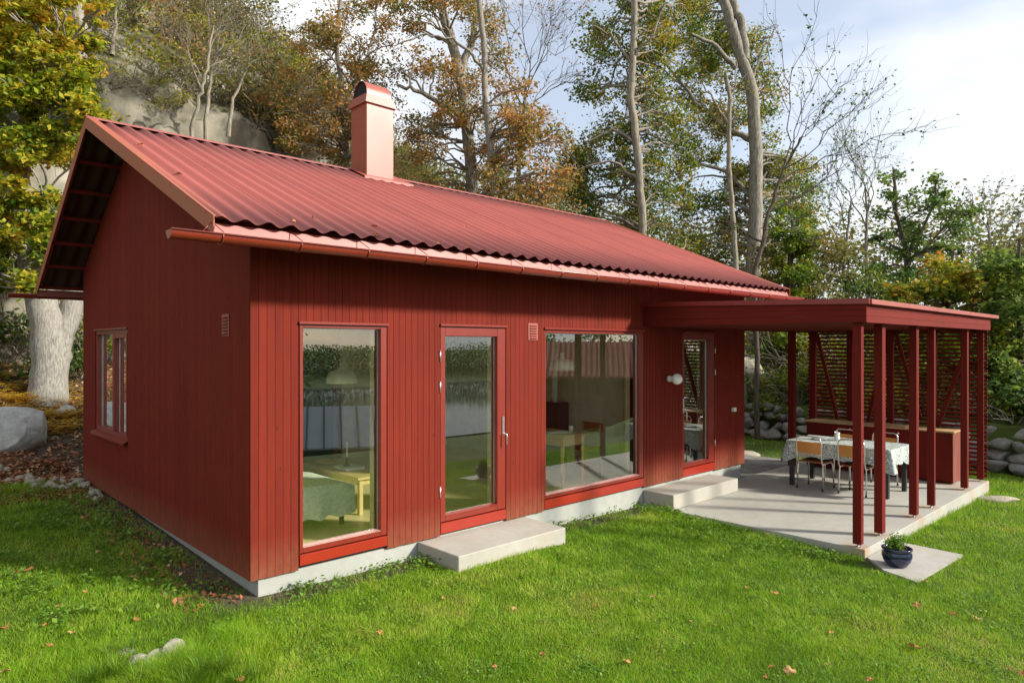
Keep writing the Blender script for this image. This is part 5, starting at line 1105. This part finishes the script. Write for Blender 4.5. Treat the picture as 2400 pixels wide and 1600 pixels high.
# leaf litter and ferns on the bank
n = 16000; r = np.random.default_rng(41); X = r.uniform(-9, 3.0, n); Y = 6.4+r.uniform(0, 1, n)**1.3*6.5; keep = ~((X > -.05) & (Y < 6.3)); X, Y = X[keep], Y[keep]; n = len(X); V, F, _ = leaves(np.stack([X, Y, ground_z(X, Y)+.015+r.uniform(0, .03, n)], 1), .075, None, up=2.0, r=r)
set_props(link('leaf_litter', np_mesh('leaf_litter', V, Fq=F, tint=np.clip(r.normal(.55, .25, n)+.25*(Y > 8), 0, 1)), M['litter']), 'brown and orange leaf litter covering the bank under the oak', 'leaf litter', kind='stuff')
n = 3500; X = np.concatenate([r.uniform(-1.5, -.02, n), r.uniform(-.55, -.03, n//5)]); Y = np.concatenate([r.uniform(5, 7.5, n), r.uniform(0, 6, n//5)]); n = len(X); V, F, _ = leaves(np.stack([X, Y, ground_z(X, Y)+.01+r.uniform(0, .02, n)], 1), .05, None, up=2.0, r=r)
set_props(link('leaf_litter', np_mesh('leaf_litter', V, Fq=F, tint=np.clip(r.normal(.3, .28, n), 0, 1)), M['litter']), 'thin leaf litter and soil strip along the shaded gable wall', 'leaf litter', kind='stuff')
def fern_patch(cs, n, s, mt, lab, tint, name='fern'):
    r = np.random.default_rng(len(cs)+n); V = []; F = []; TT = []; k = 0
    for (x_, y_) in cs:
        for _ in range(n):
            a = r.uniform(0, 6.28); l = s*r.uniform(.6, 1.2); b = np.array([x_, y_, gz(x_, y_)])+r.normal(size=3)*np.array([.08, .08, 0]); d = np.array([math.cos(a), math.sin(a), 0]); sdv = np.array([-d[1], d[0], 0])
            for j in range(7):
                t_ = j/7; c = b+d*l*t_*.8+np.array([0, 0, l*(1.1*t_-.75*t_*t_)]); w_ = l*.34*(1-t_)+.01
                for sg in (-1, 1):
                    e = c+sdv*sg*w_+d*.04*l-np.array([0, 0, .03*l]); V += [c, c+d*l*.06, e]; F.append((k, k+1, k+2)); k += 3; TT.append(min(1, max(0, r.normal(tint, .2))))
    o = link(name, np_mesh(name, np.array(V), Ft=np.array(F), tint=TT), M[mt]); return set_props(o, lab, 'fern', kind='stuff')
r = np.random.default_rng(55); cs = []
for _ in range(70):
    px_ = r.uniform(-40, 200); py_ = r.uniform(868, 950); d = np.interp(py_, [868, 950], [14.5, 12.0]); p = at(px_, py_, d); cs.append((p[0], p[1]))
fern_patch(cs, 16, .34, 'leaf_fern', 'yellow and rust coloured dying ferns round the oak foot', .35)
# weeds: broad leaves near the foundation and in the lawn
def weeds(name, lab, P, s, n, mt='leaf_weed', seed=1, h=.06):
    r = np.random.default_rng(seed); idx = r.integers(0, len(P), n); P = np.asarray(P)[idx]+r.normal(size=(n, 2))*np.array([.07, .07]); z = ground_z(P[:, 0], P[:, 1])+r.uniform(.01, h, n)
    V, F, _ = leaves(np.stack([P[:, 0], P[:, 1], z], 1), s, None, up=1.2, r=r); set_props(link(name, np_mesh(name, V, Fq=F, tint=np.clip(r.normal(.5, .28, n), 0, 1)), M[mt]), lab, 'weeds', kind='stuff')
r = np.random.default_rng(2)
P = [(r.uniform(-1.5, -.15), r.uniform(.2, 5.6)) for _ in range(85)]; weeds('weeds', 'broad green weeds in the shade beside the gable wall', P, .042, 2300, seed=4, h=.10)
P = [(r.uniform(.2, 5.6), r.uniform(-.32, -.03)) for _ in range(55)]+[(5.55, -.45), (5.6, -.3), (5.65, -.6), (5.5, -.2)]*4+[(r.uniform(4.8, 5.7), r.uniform(-3, -.8)) for _ in range(40)]; weeds('weeds', 'low weeds along the concrete foundation and terrace edge', P, .04, 2200, seed=5, h=.09)
P = [(r.uniform(-2, 9), r.uniform(-5, -.3)) for _ in range(520)]; P = [q for q in P if not (q[0] > 5.6 and q[1] > -3.1) and not (1.6 < q[0] < 3.5 and q[1] > -.85) and not (5.0 < q[0] < 7.0 and q[1] > -3.95)]
weeds('clover', 'clover and plantain leaves scattered through the lawn', P, .024, 15000, seed=6, h=.04)

# ------------------------------------------------------------------ lawn grass
def grass(N_):
    r = np.random.default_rng(99)
    # sample positions with density falling with distance
    out = []
    # polar sampling about the camera
    n = int(N_*2.2); th = r.uniform(R(-48), R(48), n); lo, hi = 3.4, 26.0; d = lo*(hi/lo)**(r.uniform(0, 1, n)**1.15)
    X = CAMP[0]+d*(CFW[0]+np.tan(th)*CR[0]*.86); Y = CAMP[1]+d*(CFW[1]+np.tan(th)*CR[1]*.86)
    inh = (X > .03) & (X < 8.66) & (Y > .0) & (Y < 6.3); sl_ = (X > 5.72) & (X < 11.44) & (Y > -3.01) & (Y < .1)
    st1 = (X > 1.76) & (X < 3.35) & (Y > -.68) & (Y < .1); pav = (X > 5.2+np.clip(-3.3-Y, 0, 1)*.0) & (X < 6.80) & (Y > -3.68) & (Y < -3.0) & (X > 5.38)
    grv = (X > 8.7) & (X < 11.2) & (Y > 0) & (Y < 1.7)
    ok = ~(inh | sl_ | st1 | pav | grv) & (X < xw(Y)-.3)
    back = np.clip((6.3+fbm(X*1.2, Y*1.2, 0, 3, 5)*1.2-.4-Y)/.6, 0, 1)*(X < 3) + (X >= 3)*np.clip((yw(X)+.4-Y)/.6, 0, 1); ok &= r.uniform(0, 1, n) < back
    # thin near the walls
    dg = np.where((Y > -.3) & (Y < 6.3), np.clip(-X, 0, 9), 9); df = np.where((X > -.3) & (X < 5.8), np.clip(-Y, 0, 9), 9); dm = np.minimum(dg*.8+fbm(X*2, Y*2, 0, 3, 8)*.35-.12, df*1.6+fbm(X*3, Y*3, 0, 3, 9)*.4-.12)
    ok &= r.uniform(0, 1, n) < np.clip(dm/.28+.06, 0.05, 1)
    pat = fbm(X*.9, Y*.9, 0, 4, 13); ok &= r.uniform(0, 1, n) < np.clip(.55+pat*1.1, 0, 1)
    X, Y, d, pat = X[ok][:N_], Y[ok][:N_], d[ok][:N_], pat[ok][:N_]; n = len(X)
    h = .036*r.uniform(.5, 1.6, n)*(.6+.9*fbm(X*3.0, Y*3.0, 0, 4, 21)); w_ = np.clip(.0026*(d/4.5)**.95, .0026, .012)*r.uniform(.7, 1.3, n)
    # long tufts by the foreground stones and at the terrace edge
    q1 = at(330, 1565, 4.85); 
    for (cx_, cy_, rad, mul) in [(q1[0]+.02, q1[1]-.45, .30, 3.0), (q1[0]+.5, q1[1]-.28, .30, 3.6), (q1[0]-.45, q1[1]+.2, .35, 2.2), (5.6, -.35, .3, 1.8), (-.9, 6.0, .5, 2.0), (-2.0, 5.2, .9, 1.6)]:
        g = np.exp(-((X-cx_)**2+(Y-cy_)**2)/rad**2); h = h*(1+(mul-1)*g)
    edge = np.exp(-np.abs(Y+3.06)/.06)*(X > 5.6)*(X < 11.5)+np.exp(-np.abs(Y+.03)/.05)*(X > 0)*(X < 5.7)+np.exp(-np.abs(X-5.69)/.06)*(Y > -3)*(Y < 0); h = h*(1+.8*edge)
    h *= np.clip((d/6)**.35, .9, 1.5)
    Z = ground_z(X, Y)-.006; a = r.uniform(0, 6.283, n); lean = h*r.uniform(.2, 1.15, n); la = 14*fbm(X*4, Y*4, 0, 2, 44)+r.normal(size=n)*1.3
    dx, dy = np.cos(a)*w_/2, np.sin(a)*w_/2; lx, ly = np.cos(la)*lean, np.sin(la)*lean
    b = np.stack([X, Y, Z], 1); s_ = np.stack([dx, dy, 0*dx], 1); m1 = b+np.stack([lx*.35, ly*.35, h*.6], 1); tp = b+np.stack([lx, ly, h*np.sqrt(np.clip(1-(lean/h*.55)**2, .3, 1))], 1)
    V = np.stack([b-s_, b+s_, m1+s_*.75, m1-s_*.75, tp], 1).reshape(-1, 3); i = np.arange(n)*5
    Fq = np.stack([i, i+1, i+2, i+3], 1); Ft = np.stack([i+3, i+2, i+4], 1)
    tn = np.clip(.53+r.normal(size=n)*.15+(fbm(X*.8, Y*.8, 0, 3, 31)-.44)*.9+(fbm(X*5, Y*5, 0, 3, 33)-.44)*.6+(r.uniform(0, 1, n) < .07)*.42, 0, 1)
    return np_mesh('grass', V, Fq=Fq, Ft=Ft, tint=np.concatenate([tn, tn]))
def tufts(cs, seed):
    r = np.random.default_rng(seed); B = []; 
    for (x_, y_, n_, l_, sp_) in cs:
        a = r.uniform(0, 6.283, n_); rr = np.abs(r.normal(size=n_))*sp_; l = l_*r.uniform(.5, 1.15, n_); B.append(np.stack([x_+rr*np.cos(a), y_+rr*np.sin(a), a+r.normal(size=n_)*.7, l], 1))
    B = np.concatenate(B); n = len(B); X, Y, a, l = B.T; Z = ground_z(X, Y)-.01; ln = r.uniform(.35, 1.0, n); w_ = r.uniform(.0016, .0032, n); ts = [0, .3, .6, .85, 1.0]; V = []
    for k, t_ in enumerate(ts):
        hx_ = l*ln*t_**1.7*.85; hz_ = l*(t_-.42*ln*t_*t_); c = np.stack([X+hx_*np.cos(a), Y+hx_*np.sin(a), Z+hz_], 1); sd_ = np.stack([-np.sin(a), np.cos(a), 0*a], 1)*(w_*(1-.8*t_))[:, None]; V += [c-sd_, c+sd_]
    V = np.stack(V, 1).reshape(-1, 3); i = np.arange(n)[:, None]*10+np.arange(4)[None]*2; F = np.stack([i, i+1, i+3, i+2], -1).reshape(-1, 4)
    return np_mesh('tuft', V, Fq=F, tint=np.repeat(np.clip(r.normal(.08, .16, n)+(r.uniform(0, 1, n) < .06)*.6, 0, 1), 4))
def pxg(px_, py_):
    d = (2.04+.2)*CF/(py_-HY); return at(px_, py_, d)[:2]
tc_ = [(*pxg(x_, y_), n_, l_, .05) for (x_, y_, n_, l_) in [(470, 1600, 380, .20), (520, 1585, 300, .17), (440, 1625, 300, .18), (560, 1610, 200, .15), (385, 1610, 260, .17), (330, 1618, 300, .17), (270, 1600, 300, .18), (220, 1620, 260, .18), (180, 1640, 200, .16), (345, 1560, 120, .12), (300, 1545, 160, .13), (250, 1560, 160, .14), (600, 1590, 120, .13), (430, 1590, 200, .14), (490, 1550, 140, .12), (20, 1130, 160, .22), (110, 1015, 180, .25), (60, 1035, 160, .22), (150, 1040, 120, .2), (90, 1045, 160, .22), (695, 1388, 60, .13), (785, 1362, 60, .12), (1550, 1200, 60, .12)]]
set_props(link('grass_tuft', tufts(tc_, 5), M['grass']), 'long dark green grass tufts round the foreground stones and boulder', 'grass tufts', kind='stuff')
set_props(link('grass', grass(620000), M['grass']), 'short green lawn grass around the cottage and terrace', 'grass', kind='stuff')

# ------------------------------------------------------------------ what the panes mirror: lakeside neighbours
def neighbour(name, lab, c, rot, l, w_, z0, ze, zr, roofm, wallm, ribs, cat):
    T = thing(name, (c[0], c[1], z0), lab, cat, None, rot); MB().prism([(-l/2, -w_/2, 0), (-l/2, w_/2, 0), (-l/2, w_/2, ze-z0), (-l/2, 0, zr-z0-.05), (-l/2, -w_/2, ze-z0)], (l, 0, 0)).build('wall', M[wallm], T)
    mb = MB(); rb_ = MB()
    for s_ in (-1, 1):
        mb.prism([(-l/2-.3, s_*(w_/2+.35), ze-z0-.1), (-l/2-.3, 0, zr-z0), (-l/2-.3, 0, zr-z0+.06), (-l/2-.3, s_*(w_/2+.35), ze-z0-.04)], (l+.6, 0, 0))
        for k in range(int((l+.6)/ribs)):
            x_ = -l/2-.3+ribs*(k+.5); rb_.bar((x_, s_*(w_/2+.35), ze-z0-.03), (x_, 0, zr-z0+.07), .05 if ribs > .3 else ribs*.5, .06, (0, 0, 1))
    rf_ = mb.build('roof', M[roofm], T); rb_.build('seams', M['grey_board' if ribs > .3 else roofm], rf_); return T
metalpaint('grey_sheet', (.42, .46, .52), .4, .6); simple('grey_board', (.12, .14, .17), .8)
neighbour('boathouse', 'grey boathouse with standing seam roof, mirrored in the tall window', (9.2, -16.0), math.atan2(.47, .88), 7.5, 3.6, -2.5, -1.2, -.15, 'grey_sheet', 'grey_board', .55, 'boathouse')
neighbour('annex', 'small red outbuilding with corrugated roof, mirrored in the wide window', (17.3, -11.0), math.atan2(.77, .64), 3.6, 4.2, -2.3, 1.0, 2.12, 'roof_metal', 'timber_beam_x', .19, 'outbuilding')
rr_ = np.random.default_rng(61)
for i, (x_, y_, h_, rd, lab) in enumerate([(8.3, -22, 7.5, 1.9, 'dense dark tree beyond the boathouse, mirrored at the left window'), (27, -21, 5.5, 2.2, 'dark shore tree mirrored above the red annex')]):
    z = gz(x_, y_); cl = [((x_+rr_.normal()*rd*.5, y_+rr_.normal()*rd*.5, z+h_*rr_.uniform(.15, 1)), rd*.4, 260) for _ in range(34)]
    make_tree('shore_tree', lab, [(x_, y_, z), (x_, y_, z+h_*.5), (x_, y_, z+h_*.9)], (.25, .08), cl, 'leaf_dark', .22, 'bark_brown', seed=70+i, twigs=False)
